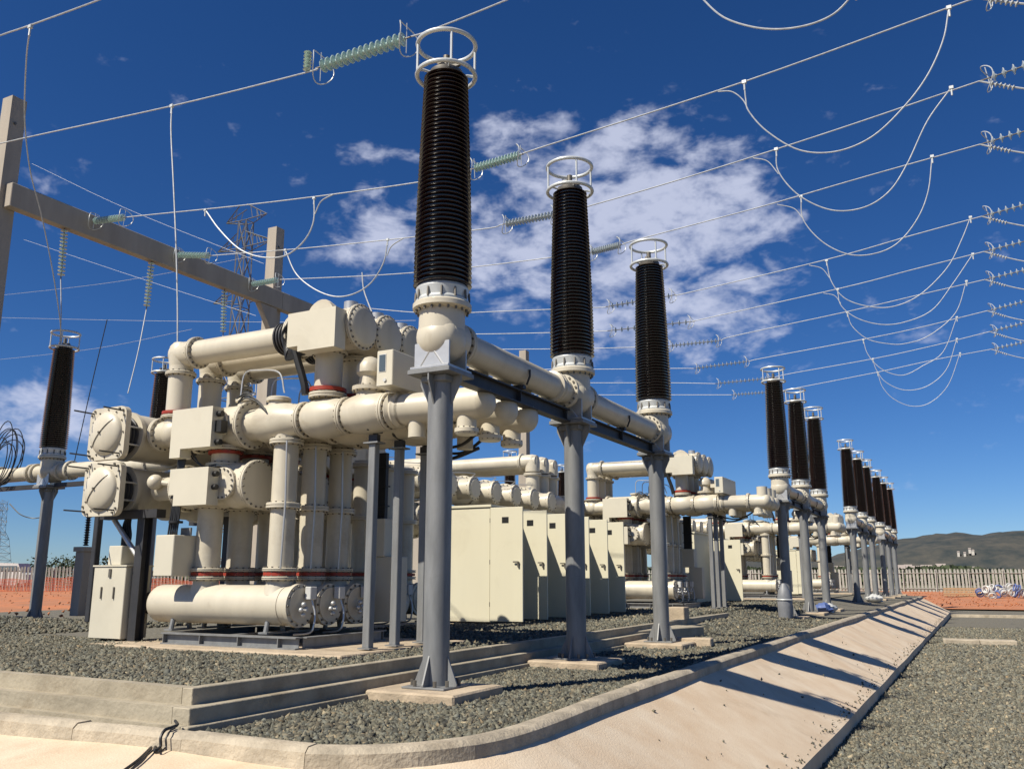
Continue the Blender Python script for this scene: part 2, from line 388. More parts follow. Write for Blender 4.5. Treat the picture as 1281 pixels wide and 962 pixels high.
# edge thickness
es = [r[-1] for r in rows]; ev = []
for e in es: ev += [e, (e[0] + .015, e[1], e[2] - .36)]
mb.add(ev, [(2 * i, 2 * i + 1, 2 * i + 3, 2 * i + 2) for i in range(len(es) - 1)])
structure('sloping_slab', mb, 'slab_concrete', True, ang=50)

# lower gravel strip right of the slab and the wide ground
mb = MB(); mb.add([(-3.4, -6, -1.36), (60, -6, -1.36), (60, 96, -1.36), (-3.4, 96, -1.36)], [(0, 1, 2, 3)]); structure('gravel_road', mb, 'gravel_ground')
mb = MB(); mb.add([(-30, -40, -1.4), (60, -40, -1.4), (60, -6, -1.37), (-30, -6, -1.4)], [(0, 1, 2, 3)]); structure('gravel_road', mb, 'gravel_ground')
mb = MB(); S = 4500; mb.add([(-S, -S, -1.6), (S, -S, -1.6), (S, S, -1.6), (-S, S, -1.6)], [(0, 1, 2, 3)]); structure('field', mb, 'field')
# orange soil apron in front of the fence, gently mounded
def sheet(x0, x1, y0, y1, nx, ny, zf, name, m):
    vs = []; fs = []
    for j in range(ny + 1):
        for i in range(nx + 1):
            x = x0 + (x1 - x0) * i / nx; y = y0 + (y1 - y0) * j / ny; vs.append((x, y, zf(x, y)))
    for j in range(ny):
        for i in range(nx): a = j * (nx + 1) + i; fs.append((a, a + 1, a + nx + 2, a + nx + 1))
    m2 = MB(); m2.add(vs, fs); return structure(name, m2, m, True)
from mathutils import noise as mn
sheet(-60, 70, 93, 196, 60, 40, lambda x, y: -1.12 + .45 * ss((y - 93) / 6) * (0.4 + .9 * mn.noise(Vector((x * .12, y * .1, 0)))) - .1, 'orange_soil', 'orange_soil')
sheet(-130, -29.5, 8, 110, 50, 50, lambda x, y: -.06 + .5 * ss((-33 - x) / 10) * (.3 + mn.noise(Vector((x * .15, y * .15, 3)))), 'orange_soil', 'orange_soil')

# ------------------------------------------------------------------ gravel stones (crushed rock, uncountable)
def stones(name, pts, size, m, label):
    base = np.array([(1, 0, 0), (-1, 0, 0), (0, 1, 0), (0, -1, 0), (0, 0, 1), (0, 0, -1)], float) * .62
    F = np.array([(0, 2, 4), (2, 1, 4), (1, 3, 4), (3, 0, 4), (2, 0, 5), (1, 2, 5), (3, 1, 5), (0, 3, 5)])
    n = len(pts); rng = np.random.default_rng(len(name) + n)
    V = np.repeat(base[None], n, 0) + rng.uniform(-.30, .30, (n, 6, 3))
    V *= (rng.uniform(.55, 1.35, (n, 1, 1)) * size) * rng.uniform(.6, 1.25, (n, 1, 3))
    q = rng.normal(size=(n, 4)); q /= np.linalg.norm(q, axis=1)[:, None]; a, b, c, d = q.T
    Rm = np.stack([1 - 2 * (c * c + d * d), 2 * (b * c - a * d), 2 * (b * d + a * c), 2 * (b * c + a * d), 1 - 2 * (b * b + d * d), 2 * (c * d - a * b), 2 * (b * d - a * c), 2 * (c * d + a * b), 1 - 2 * (b * b + c * c)], 1).reshape(n, 3, 3)
    V = np.einsum('nij,nkj->nki', Rm, V) + pts[:, None, :]
    Fi = (F[None] + (np.arange(n) * 6)[:, None, None]).reshape(-1, 3)
    me = bpy.data.meshes.new(name); me.vertices.add(n * 6); me.vertices.foreach_set('co', V.reshape(-1))
    me.loops.add(Fi.size); me.loops.foreach_set('vertex_index', Fi.reshape(-1).astype(np.int32))
    me.polygons.add(len(Fi)); me.polygons.foreach_set('loop_start', (np.arange(len(Fi)) * 3).astype(np.int32))
    me.update(calc_edges=True); me.validate(); me.materials.append(MAT[m])
    o = bpy.data.objects.new(name, me); COL.objects.link(o); tag(o, label, 'gravel', None, 'stuff'); return o
def scatter(n, x0, x1, y0, y1, zf, ok=lambda x, y: True, power=1.0):
    r = np.random.uniform(size=(n, 2)); P = []
    for a, b in r:
        x = x0 + (x1 - x0) * a; y = y0 + (y1 - y0) * (b ** power)
        if ok(x, y): P.append((x, y, zf(x, y) + random.uniform(-.01, .02)))
    return np.array(P)
FOOT_Y = [10.9, 15.8, 20.85]
def in_yard(x, y):
    if x > KX - .12 + (.1 if y < 14 else 0): return False
    if y < 9.2 and x > -5.75 and (Vector((x, y)) - Vector((-5.75, 8.05))).length > 1.28 and y < 8.05: return False
    if y < 6.84: return False
    if x < -7.45 and 7.0 < y < 31: return False
    for fy in FOOT_Y:
        if abs(x + 6.85) < .72 and abs(y - fy) < .72: return False
    return True
stones('gravel', scatter(46000, -7.6, -4.3, 6.75, 15.5, yard_z, in_yard), .060, 'gravel_stone', 'coarse grey crushed stone inside the kerb round the front bushing supports')
stones('gravel', scatter(26000, -7.6, -4.4, 15.5, 38, yard_z, in_yard, 1.3), .085, 'gravel_stone', 'coarse grey crushed stone between the kerb and the platform further back')
stones('gravel', scatter(62000, -19, -8.0, 7.7, 12.6, lambda x, y: .38, lambda x, y: y > 7.64 + (-7.8 - x) * .02 and not (-13.9 < x < -8.6 and y > 11.1)), .056, 'gravel_stone', 'dark grey crushed stone spread over the raised platform before the nearest switchgear')
stones('gravel', scatter(10000, -30, -18.5, 7.7, 18, lambda x, y: .38), .08, 'gravel_stone', 'dark grey crushed stone at the far left of the platform')
stones('gravel', scatter(22000, -13, -8.0, 12.6, 24, lambda x, y: .38, lambda x, y: not (x < -8.8 and y < 15.2) and not (x < -11.2 and y > 20.7)), .075, 'gravel_stone', 'shaded crushed stone on the platform between the switchgear and the cabinets')
def in_view_low(x, y): return x > -2.62 + .03
stones('gravel', scatter(78000, -2.6, 4.5, 8.5, 24, lambda x, y: -1.31, lambda x, y: x < .3 + y * .07 and in_view_low(x, y), .9), .066, 'gravel_stone_pale', 'grey crushed stone filling the lower strip right of the slab')
stones('gravel', scatter(46000, -2.7, 5.0, 24, 60, lambda x, y: -1.31, lambda x, y: x < .3 + y * .07 and in_view_low(x, y), 1.3), .10, 'gravel_stone_pale', 'grey crushed stone of the lower strip further towards the orange soil')
stones('gravel', scatter(16000, -13, -7, 24, 48, lambda x, y: yard_z(x, y) if x > -8.5 else .38, lambda x, y: True, 1.1), .1, 'gravel_stone', 'grey crushed stone around the second bay')
# stones spilt over the slab's outer edge and along the kerb foot
def slab_z(x): return -.045 - 1.0 * (-4.39 - x) / (-4.39 + 2.53)
sp = []
for _ in range(420):
    y = 9 + 60 * random.random() ** 1.6; x = -2.56 - abs(random.gauss(0, .10)); sp.append((x, y, slab_z(x) + .02))
for _ in range(60):
    y = 9 + 30 * random.random() ** 1.4; x = -2.6 - random.random() * 1.6; sp.append((x, y, slab_z(x) + .02))
stones('gravel', np.array(sp), .034, 'gravel_stone', 'loose stones spilt along the lower edge of the sloping slab')

stones('soil_clods', np.array([(random.uniform(-30, 30), 95 + 80 * random.random() ** 1.5, -1.0 + .22 * random.random()) for _ in range(1500)]), .15, 'orange_soil', 'clods of orange earth strewn over the bare soil before the far fence')
stones('soil_clods', np.array([(random.uniform(-80, -32), random.uniform(22, 70), .12 + .1 * random.random()) for _ in range(900)]), .11, 'orange_soil', 'clods of orange earth on the bare ground at the far left')
# ------------------------------------------------------------------ hills; thin haze is put into their colour
def hills(name, cx, cy, w_, h_, depth, rot, col, seed, n=70):
    vs = []; fs = []; m2 = MB(); ny = 18
    for j in range(ny + 1):
        for i in range(n + 1):
            x = (i / n - .5) * w_; t = j / ny; y = (t - .5) * depth
            e = (math.sin(math.pi * t)) ** .8 * (1 - abs(2 * i / n - 1) ** 3.5)
            z = h_ * e * (.82 + .25 * mn.noise(Vector((x * .0035 + seed, seed, 0))) + .22 * mn.noise(Vector((x * .008, y * .008, seed))) + .10 * mn.noise(Vector((x * .03, y * .03, seed))))
            c, s_ = math.cos(rot), math.sin(rot); vs.append((cx + x * c - y * s_, cy + x * s_ + y * c, -2 + z))
    for j in range(ny):
        for i in range(n): a = j * (n + 1) + i; fs.append((a, a + 1, a + n + 2, a + n + 1))
    m2.add(vs, fs); return structure(name, m2, col, True)
m = mat('hill_bush_haze', (.082, .076, .062), .95, scale=.035, detail=14, col2=(.018, .030, .034), bump=.8, bscale=.05)  # bush tones, the darker one tinted blue to stand for haze
hills('hill', 120, 1650, 900, 74, 500, R_(-8), 'hill_bush_haze', 2.2)
hills('hill', -300, 1900, 900, 46, 400, R_(0), 'hill_bush_haze', 7.1)
hills('hill', 700, 1750, 900, 78, 500, R_(-15), 'hill_bush_haze', 4.4)

# ------------------------------------------------------------------ high voltage bushing (porcelain, corona rings, base, elbow)
def shed_profile():
    z0, z1, n = 5.86, 9.40, 49; pts = []
    def R(z):
        t = (z - z0) / (z1 - z0); return .445 - .028 * t - .085 * max(0, t - .15) ** 1.4
    p = (z1 - z0) / n
    for i in range(n):
        z = z0 + i * p; r = R(z)
        pts += [(z, r - .075), (z + p * .42, r - .070), (z + p * .56, r - .008), (z + p * .68, r), (z + p * .78, r - .012)]
    pts.append((z1, R(z1) - .08)); return pts
def make_bushing():
    t = thing('high_voltage_bushing', '', 'bushing')
    MB().lathe(shed_profile(), (0, 0, 0), 'Z', 36).build('insulator', 'porcelain', t, ang=60)
    MB().lathe([(5.63, .40), (5.66, .405), (5.70, .375), (5.84, .405), (5.88, .385)], (0, 0, 0), 'Z', 36).build('base_collar', 'aluminium', t)
    b = MB()
    for k in range(12):
        a = 2 * math.pi * k / 12; c, s = math.cos(a), math.sin(a); b.cyl((.408 * c, .408 * s, 5.66), (.40 * c, .40 * s, 5.80), .018, 5)
    b.bolts((0, 0, 5.53), 'Z', .39, 20, .02, .06)
    tag(b.build('bolt', 'bolt_metal', t, False), kind='stuff')
    MB().lathe([(5.50, .34), (5.515, .41), (5.53, .445), (5.60, .445), (5.625, .42), (5.63, .36)], (0, 0, 0), 'Z', 36).build('base_flange', 'cream_paint', t)
    n = MB(); n.lathe([(5.05, .355), (5.42, .345), (5.50, .345)], (0, 0, 0), 'Z', 32); n.sphere((0, 0, 5.08), .372, 32, 16)
    n.dome((0, -.12, 5.10), .345, .22, (0, -1, 0), 28); n.lathe([(-.14, .345), (.3, .345)], (0, 0, 5.10), 'Y', 28)
    n.build('elbow_housing', 'cream_paint', t)
    # saddle on the support
    s = MB()
    for y in (-.27, .21): s.box(-.30, .30, y, y + .03, 4.62, 4.98, .005)
    s.box(-.33, .33, -.34, .34, 4.575, 4.615, .006)
    for x in (-.2, .2): s.cyl((x, -.25, 4.62), (0, -.25, 4.9), .03, 6)
    s.build('saddle', 'bright_steel', t)
    # cap, terminal and corona rings
    c = MB(); c.lathe([(9.39, .25), (9.44, .265), (9.50, .265), (9.53, .2), (9.56, .06), (9.80, .055)], (0, 0, 0), 'Z', 24)
    c.box(-.03, .03, -.22, .22, 9.55, 9.62); c.box(-.25, .25, -.03, .03, 9.56, 9.60); c.build('top_terminal', 'bolt_metal', t)
    MB().ring((0, 0, 9.98), .465, .036, 'Z', 44, 10).build('corona_ring', 'aluminium', t)
    MB().ring((0, 0, 9.44), .465, .036, 'Z', 44, 10).build('corona_ring', 'aluminium', t)
    for k in range(4):
        a = math.pi / 2 * k + .72; c, s = math.cos(a) * .465, math.sin(a) * .465
        q = MB(); q.cyl((c, s, 9.44), (c, s, 9.98), .022, 8); q.tube([(c, s, 9.50), (c * .75, s * .75, 9.50), (c * .5, s * .5, 9.47)], .022, 6); q.build('ring_post', 'aluminium', t)
    return t
BUSH = make_bushing()
def make_support():
    t = thing('support_column', '', 'column')
    MB().lathe([(.14, .187), (4.41, .187)], (0, 0, 0), 'Z', 28).build('shaft', 'galvanised', t)
    h = MB(); h.box(-.215, .215, -.215, .215, 4.40, 4.50, .015); h.build('head_block', 'galvanised', t)
    MB().box(-.36, .36, -.36, .36, 4.50, 4.57, .008).build('head_plate', 'galvanised', t)
    MB().box(-.34, .34, -.34, .34, .122, .15, .005).build('base_plate', 'galvanised', t)
    for k in range(4):
        a = k * math.pi / 2; c, s = math.cos(a), math.sin(a); g = MB()
        def P(r, w, z): return (c * r - s * w, s * r + c * w, z)
        g.add([P(.18, -.012, .15), P(.34, -.012, .15), P(.34, -.012, .18), P(.185, -.012, .55), P(.18, .012, .15), P(.34, .012, .15), P(.34, .012, .18), P(.185, .012, .55)],
              [(0, 1, 2, 3), (7, 6, 5, 4), (0, 4, 5, 1), (1, 5, 6, 2), (2, 6, 7, 3), (3, 7, 4, 0)])
        g.build('gusset', 'galvanised', t, False)
        g = MB()
        for w in (-.16, .16): g.box(0, 0, 0, 0, 0, 0) if False else g.cyl(P(.28, w, .13), P(.28, w, .23), .025, 6)
        tag(g.build('anchor_bolt', 'bolt_metal', t, False), kind='stuff')
    for k in range(4):   # brackets under the head plate
        a = k * math.pi / 2; c, s = math.cos(a), math.sin(a); g = MB()
        def P(r, w, z): return (c * r - s * w, s * r + c * w, z)
        g.add([P(.18, -.012, 4.05), P(.35, -.012, 4.40), P(.35, -.012, 4.498), P(.18, -.012, 4.498), P(.18, .012, 4.05), P(.35, .012, 4.40), P(.35, .012, 4.498), P(.18, .012, 4.498)],
              [(0, 1, 2, 3), (7, 6, 5, 4), (0, 4, 5, 1), (1, 5, 6, 2), (2, 6, 7, 3), (3, 7, 4, 0)])
        g.build('bracket', 'galvanised', t, False)
    return t
SUPP = make_support()
def make_footing():
    m2 = MB(); m2.box(-.70, .70, -.68, .68, -.3, .12, .025)
    o = m2.build('concrete_footing', 'footing_concrete', None, False); o['category'] = 'footing'; return o
FOOT = make_footing()

bays = [  # name, bushing Ys, offset of the switchgear along the row, place words
    ('nearest bay', [10.9, 15.8, 20.85], 0.0, 'in the nearest bay'),
    ('second bay', [36.5, 41.4, 46.4], 21.8, 'in the second bay'),
    ('third bay', [58.6, 64.3, 69.3], 41.2, 'in the third bay'),
    ('farthest bay', [76.6, 82.2, 87.8], 61.2, 'in the farthest bay')]
ords = ['first', 'second', 'third']
BX = -6.85
first = True
bl = {0: ['tall dark brown ribbed bushing standing nearest the camera, its white rings touching the top wires',
          'dark brown ribbed bushing second from the camera in the front row',
          'dark brown ribbed bushing third from the camera, last of the nearest three']}
sl = {0: ['thick galvanised round support column nearest the camera on its concrete footing', 'galvanised support column under the second bushing from the camera', 'galvanised support column under the third bushing from the camera']}
fl = {0: ['square concrete footing under the nearest support column', 'square concrete footing under the second support column from the camera', 'square concrete footing under the third support column from the camera']}
for bi, (bn, BY, off, where) in enumerate(bays):
    for k, y in enumerate(BY):
        lb = bl.get(bi, [None] * 3)[k] or ['nearest', 'middle', 'farthest'][k] + ' brown bushing ' + ['', 'of the second group along the kerb', 'of the third group along the kerb', 'of the last group at the end of the row'][bi]
        ls = sl.get(bi, [None] * 3)[k] or ['nearest', 'middle', 'farthest'][k] + ' grey support column of the ' + ['', 'second', 'third', 'last'][bi] + ' group of bushings'
        lf = fl.get(bi, [None] * 3)[k] or 'concrete footing below the ' + ['nearest', 'middle', 'farthest'][k] + ' column of the ' + ['', 'second', 'third', 'last'][bi] + ' group'
        zz = 0.0
        if bi == 0 and k == 0:
            o, s, f = BUSH, SUPP, FOOT; o.location = s.location = f.location = (BX, y, zz)
            for q, l in ((o, lb), (s, ls), (f, lf)): q['label'] = l
        else:
            o = copy_tree(BUSH, (BX, y, zz), lb); s = copy_tree(SUPP, (BX, y, zz), ls); f = copy_tree(FOOT, (BX, y, zz), lf)
        o['group'] = 'brown high voltage bushings along the kerb'; s['group'] = 'round support columns along the kerb'; f['group'] = 'footings of the support columns'
    # connecting pipe between the three elbows and the beam under it
    y0 = min(BY[0], 12.4 + off - .3); t = thing('connecting_pipe', 'cream pipe joining the elbows of the three bushings ' + where, 'pipe', (BX, 0, 0), group='cream pipes between bushing elbows')
    segs = [(BY[0] + .36, BY[1] - .36), (BY[1] + .36, BY[2] - .36)]
    bb = MB()
    for a, b in segs:
        p = MB(); p.lathe([(a, .27), (a + .1, .245), (b - .1, .245), (b, .27)], (0, 0, 5.10), 'Y', 32); p.build('pipe_length', 'cream_paint', t)
        for yy in (a + .12, b - .12):
            MB().flange((0, yy, 5.10), 'Y', .335, .045).build('flange', 'cream_paint', t); bb.bolts((0, yy, 5.10), 'Y', .295, 16, .022, .07)
    p = MB(); y = BY[1] - .95; p.lathe([(y - .12, .25), (y - .10, .30), (y - .04, .30), (y, .26), (y + .04, .30), (y + .10, .30), (y + .12, .25)], (0, 0, 5.10), 'Y', 28); p.build('bellows', 'cream_paint', t)
    tag(bb.build('bolt', 'bolt_metal', t, False), kind='stuff')
    t = thing('carrier_beam', 'shade-darkened steel beam running under the pipe between the column heads ' + where, 'beam', (BX, 0, 0), group='steel beams under the connecting pipes')
    for a, b in zip(BY, BY[1:]):
        g = MB(); g.box(-.10, .10, a + .37, b - .37, 4.74, 4.765); g.box(-.10, .10, a + .37, b - .37, 4.52, 4.545); g.box(-.012, .012, a + .37, b - .37, 4.545, 4.74)
        for q in (a + .5, b - .5, (a + b) / 2): g.box(-.09, .09, q, q + .02, 4.545, 4.74)
        g.build('beam_length', 'dark_shaded_steel', t, False)
        g = MB()
        for q in ((a + b) / 2,): g.box(-.16, .16, q - .05, q + .05, 4.77, 4.84); g.tube([(-.2, q, 4.84), (-.26, q, 4.98), (-.26, q, 5.1)], .02, 5); g.tube([(.2, q, 4.84), (.26, q, 4.98), (.26, q, 5.1)], .02, 5)
        g.build('pipe_saddle', 'dark_shaded_steel', t, False)

# ------------------------------------------------------------------ one phase of the gas insulated switchgear (axis in the X-Z plane)
def make_phase():
    t = thing('switchgear_phase', '', 'switchgear'); bt = MB(); rr = []
    def fl(c, ax, R, n=16, t_=.045, name='flange', m='cream_paint', par=t):
        o = MB().flange(c, ax, R, t_).build(name, m, par); bt.bolts(c, ax, R - .035, n, .02, t_ + .022); return o
    # horizontal breaker tank low down
    p = MB(); p.dome((-13.95, 0, 1.12), .345, .24, (-1, 0, 0), 32); p.lathe([(-13.95, .345), (-10.85, .345), (-10.85, .335), (-10.68, .335)], (0, 0, 1.12), 'X', 32, False); p.build('breaker_tank', 'cream_paint', t)
    c = MB(); c.lathe([(-10.68, .37), (-10.60, .37), (-10.60, .30), (-10.575, .30)], (0, 0, 1.12), 'X', 32); c.build('tank_cover', 'cream_paint', t)
    for k in range(14):
        a = 2 * math.pi * k / 14; bt.lathe([(-.03, .018), (.03, .018)], (-10.60, .335 * math.cos(a), 1.12 + .335 * math.sin(a)), 'X', 5)
    g = MB(); g.box(-10.55, -10.42, .05, .22, 1.22, 1.44, .01); g.build('gauge_box', 'white_plastic', t, False)
    g = MB()
    for (dy, dz) in ((-.1, 0), (.02, .02), (-.04, -.08), (-.04, .09)): g.sphere((-10.47, -.02 + dy, 1.05 + dz), .045, 10, 6)
    g.cyl((-10.575, -.02, 1.05), (-10.42, -.02, 1.05), .03, 8); g.build('gas_valve', 'bright_steel', t)
    g = MB(); g.tube(smoothpath([(-10.47, .14, 1.22), (-10.40, .16, 1.0), (-10.38, .12, .78), (-10.45, .1, .66), (-10.8, .1, .62)]), .018, 6); g.build('conduit', 'bright_steel', t)
    g = MB(); g.cyl((-14.18, 0, 1.12), (-14.34, 0, 1.12), .16, 20); g.cyl((-14.34, 0, 1.12), (-14.40, 0, 1.12), .20, 20); g.build('end_cover', 'dark_shaded_steel', t)
    for x in (-13.45, -11.15):
        g = MB(); g.cyl((x, -.18, .86), (x, -.22, .66), .045, 10); g.cyl((x, .18, .86), (x, .22, .66), .045, 10); g.box(x - .1, x + .1, -.30, .30, .64, .67); g.build('tank_leg', 'galvanised', t)
    # tall columns on the tank
    def column(x, z0, z1, r, flz, red):
        p = MB(); p.lathe([(z0, r), (z1, r)], (x, 0, 0), 'Z', 28, False); p.lathe([(1.30, .30), (1.48, .235), (z0, r - .01)], (x, 0, 0), 'Z', 24, False)
        for q in flz: p.flange((x, 0, q), 'Z', r + .085, .05); bt.bolts((x, 0, q), 'Z', r + .05, 14, .018, .07)
        p.build('breaker_column', 'cream_paint', t)
        MB().lathe([(red - .032, r + .062), (red + .032, r + .062)], (x, 0, 0), 'Z', 28).build('red_ring', 'red_ring', t)
        for q in (red - .075, red + .075): fl((x, 0, q), 'Z', r + .085, 14, .03)
    column(-12.88, 1.74, 3.0, .235, [2.92], 1.66)
    column(-11.10, 1.74, 4.12, .225, [2.86, 4.02], 1.66)
    # lower and upper disconnector bodies
    b = MB(); b.lathe([(-14.3, .23), (-13.55, .23)], (0, 0, 3.30), 'X', 24, False); b.lathe([(-13.55, .40), (-11.75, .40)], (0, 0, 3.28), 'X', 32); b.sphere((-12.2, 0, 3.28), .43, 28, 14); b.build('lower_switch_body', 'cream_paint', t)
    for x in (-13.55, -12.75, -11.75): fl((x, 0, 3.28), 'X', .455, 20)
    fl((-12.2, -.415, 3.28), 'Y', .30, 16, .04)
    MB().lathe([(-.47, .10), (-.43, .24), (-.40, .27)], (-12.2, 0, 3.28), 'Y', 24).build('side_cover', 'cream_paint', t)
    fl((-12.88, 0, 3.02), 'Z', .34)
    g = MB(); g.sphere((-14.05, -.35, 3.40), .15, 18, 10); g.cyl((-14.05, -.35, 3.40), (-13.6, -.15, 3.35), .06, 10); g.build('desiccant_pot', 'cream_paint', t)
    b = MB(); b.lathe([(3.62, .26), (3.98, .26)], (-12.6, 0, 0), 'Z', 28, False); b.build('link_pipe', 'cream_paint', t)
    fl((-12.6, 0, 3.66), 'Z', .36); MB().lathe([(3.88, .325), (3.94, .325)], (-12.6, 0, 0), 'Z', 28).build('red_ring', 'red_ring', t); fl((-12.6, 0, 4.0), 'Z', .36)
    b = MB(); b.lathe([(-14.05, .26), (-13.3, .26)], (0, 0, 4.38), 'X', 24, False); b.lathe([(-13.3, .40), (-12.0, .40)], (0, 0, 4.40), 'X', 32); b.build('upper_switch_body', 'cream_paint', t)
    for x in (-13.3, -12.0): fl((x, 0, 4.40), 'X', .455, 20)
    fl((-12.5, -.41, 4.38), 'Y', .32, 16, .04); MB().lathe([(-.46, .12), (-.40, .29)], (-12.5, 0, 4.38), 'Y', 24).build('side_cover', 'cream_paint', t)
    g = MB(); g.box(-12.72, -12.58, -.53, -.46, 4.42, 4.60, .006); g.cyl((-12.62, -.52, 4.28), (-12.62, -.46, 4.28), .06, 12); g.build('position_window', 'white_plastic', t, False)
    g = MB(); g.lathe([(4.76, .17), (4.86, .16), (4.86, .21), (4.91, .21), (4.93, .08)], (-12.15, 0, 0), 'Z', 20); g.build('top_cap', 'cream_paint', t)
    # bus pipe to the bushings
    b = MB(); prof = [(-12.0, .30), (-11.75, .30), (-11.62, .355), (-11.2, .365), (-10.95, .33), (-10.72, .27), (-10.62, .27)]
    b.lathe(prof, (0, 0, 4.40), 'X', 32, False)
    b.lathe([(-10.62, .27), (-10.5, .34), (-10.3, .375), (-10.1, .375), (-9.9, .34), (-9.75, .27)], (0, 0, 4.40), 'X', 32, False)
    b.lathe([(-9.75, .27), (-9.6, .32), (-9.4, .36), (-9.15, .365), (-8.92, .33), (-8.82, .27), (-8.5, .27)], (0, 0, 4.40), 'X', 32, False)
    b.build('bus_housing', 'cream_paint', t)
    for x in (-10.68, -9.74, -8.84): fl((x, 0, 4.40), 'X', .335, 18, .05)
    p = MB(); p.lathe([(-8.80, .27), (-8.74, .31), (-8.68, .27), (-8.62, .31), (-8.56, .27), (-6.98, .27)], (0, 0, 4.40), 'X', 32, False); p.dome((-6.98, 0, 4.40), .27, .2, (1, 0, 0), 28)
    p.lathe([(4.4, .20), (4.95, .20)], (-7.1, 0, 0), 'Z', 20, False); p.build('bus_pipe', 'cream_paint', t); fl((-7.62, 0, 4.40), 'X', .335, 18, .045)
    g = MB(); g.lathe([(3.88, .17), (3.92, .20), (3.98, .20), (4.0, .165), (4.25, .165)], (-7.28, 0, 0), 'Z', 24); g.build('drain_stub', 'cream_paint', t); bt.bolts((-7.28, 0, 3.95), 'Z', .185, 12, .014, .05)
    g = MB(); g.cyl((-8.25, 0, 4.2), (-8.25, -.0, 3.9), .15, 20); g.build('earthing_stub', 'cream_paint', t)
    g = MB(); g.lathe([(4.0, .24), (4.1, .24), (4.2, .25)], (-11.10, 0, 0), 'Z', 24, False); g.build('column_neck', 'cream_paint', t)
    g = MB(); g.lathe([(4.68, .2), (4.80, .18), (4.80, .23), (4.86, .23), (4.88, .2)], (-11.35, 0, 0), 'Z', 20); g.build('top_cap', 'cream_paint', t)
    # risers and upper pipe
    g = MB(); g.lathe([(4.80, .235), (5.86, .235)], (-13.98, 0, 0), 'Z', 28, False); g.build('riser', 'cream_paint', t); fl((-13.98, 0, 5.60), 'Z', .30, 14, .035)
    MB().lathe([(4.76, .30), (4.82, .30)], (-13.98, 0, 0), 'Z', 28).build('red_ring', 'red_ring', t); fl((-13.98, 0, 4.71), 'Z', .315, 14, .03)
    g = MB(); g.sphere((-13.98, 0, 4.40), .30, 24, 12); g.lathe([(4.4, .27), (4.7, .235)], (-13.98, 0, 0), 'Z', 24, False); g.lathe([(-14.5, .26), (-13.98, .26)], (0, 0, 4.40), 'X', 24, False); g.build('lower_elbow', 'cream_paint', t); fl((-14.38, 0, 4.40), 'X', .34, 16)
    g = MB(); g.lathe([(5.75, .235), (5.9, .26), (6.02, .265)], (-13.98, 0, 0), 'Z', 28, False); g.lathe([(6.0, .265), (6.16, .25), (6.235, .19), (6.26, .02)], (-13.98, 0, 0), 'Z', 28, False); g.lathe([(-14.22, .02), (-14.21, .16), (-14.13, .24), (-13.98, .265), (-13.62, .265)], (0, 0, 6.0), 'X', 28, False); g.build('upper_elbow', 'cream_paint', t)
    fl((-13.55, 0, 6.0), 'X', .325, 16, .045)
    g = MB(); g.lathe([(-13.5, .245), (-11.35, .245)], (0, 0, 6.0), 'X', 32, False); g.build('upper_pipe', 'cream_paint', t)
    g = MB()
    for i in range(5): g.lathe([(-11.34 + i * .07, .25), (-11.32 + i * .07, .31), (-11.29 + i * .07, .31), (-11.27 + i * .07, .25)], (0, 0, 6.0), 'X', 28, False)
    g.build('bellows', 'dark_shaded_steel', t)
    g = MB(); g.lathe([(-11.0, .29), (-10.95, .38), (-9.52, .38)], (0, 0, 6.0), 'X', 32); g.lathe([(6.3, .2), (6.46, .18), (6.48, .05)], (-10.3, 0, 0), 'Z', 20); g.build('top_switch_body', 'cream_paint', t)
    fl((-9.50, 0, 6.0), 'X', .425, 22, .04); MB().lathe([(-9.46, .39), (-9.43, .37), (-9.40, .30)], (0, 0, 6.0), 'X', 28).build('end_cover', 'cream_paint', t)
    fl((-10.95, 0, 6.0), 'X', .425, 20, .04)
    g = MB(); g.cyl((-9.75, 0, 6.36), (-9.75, 0, 6.50), .13, 20); g.build('vent_cap', 'bright_steel', t)
    g = MB(); g.lathe([(4.95, .25), (5.70, .25)], (-10.2, 0, 0), 'Z', 28, False); g.build('riser', 'cream_paint', t); fl((-10.2, 0, 5.62), 'Z', .33, 16)
    MB().lathe([(4.86, .335), (4.93, .335)], (-10.2, 0, 0), 'Z', 28).build('red_ring', 'red_ring', t); fl((-10.2, 0, 4.79), 'Z', .345, 16, .05)
    # voltage pick-up on top of the bus
    g = MB(); g.lathe([(4.66, .24), (4.78, .22), (4.80, .30), (4.87, .30), (4.88, .2), (5.05, .17), (5.12, .235), (5.25, .235), (5.38, .15), (5.42, .06)], (-9.28, 0, 0), 'Z', 24); g.build('transformer_pot', 'cream_paint', t)
    bt.bolts((-9.28, 0, 4.83), 'Z', .27, 14, .018, .06)
    # small pipework and cables between bodies
    g = MB()
    for k, (dx, dz) in enumerate(((0, 0), (.03, .05), (-.02, .09))):
        g.tube(smoothpath([(-13.1 + dx, -.42, 3.9 + dz), (-12.9, -.5, 3.75 + dz), (-12.7 + dx, -.46, 3.62), (-12.4, -.42, 3.55 + dz)]), .013, 5)
        g.tube(smoothpath([(-12.0, -.4 + dx, 4.75 + dz), (-11.8, -.36, 4.85 + dz), (-11.5, -.34, 4.72 + dx), (-11.3, -.38, 4.55)]), .014, 5)
    tag(g.build('small_cables', 'cable_rubber', t), kind='stuff')
    g = MB()
    g.tube(smoothpath([(-12.02, -.3, 4.9), (-12.0, -.25, 5.35), (-11.7, -.2, 5.4), (-11.2, -.2, 5.3), (-11.0, -.25, 4.9)]), .016, 6)
    g.tube([(-10.86, -.26, 1.75), (-10.82, -.27, 2.9), (-10.86, -.27, 4.0)], .018, 6)
    g.build('gas_line', 'bright_steel', t)
    tag(bt.build('bolt', 'bolt_metal', t, False), kind='stuff')
    return t
PH = make_phase(); PH.location = (0, 12.4, 0)
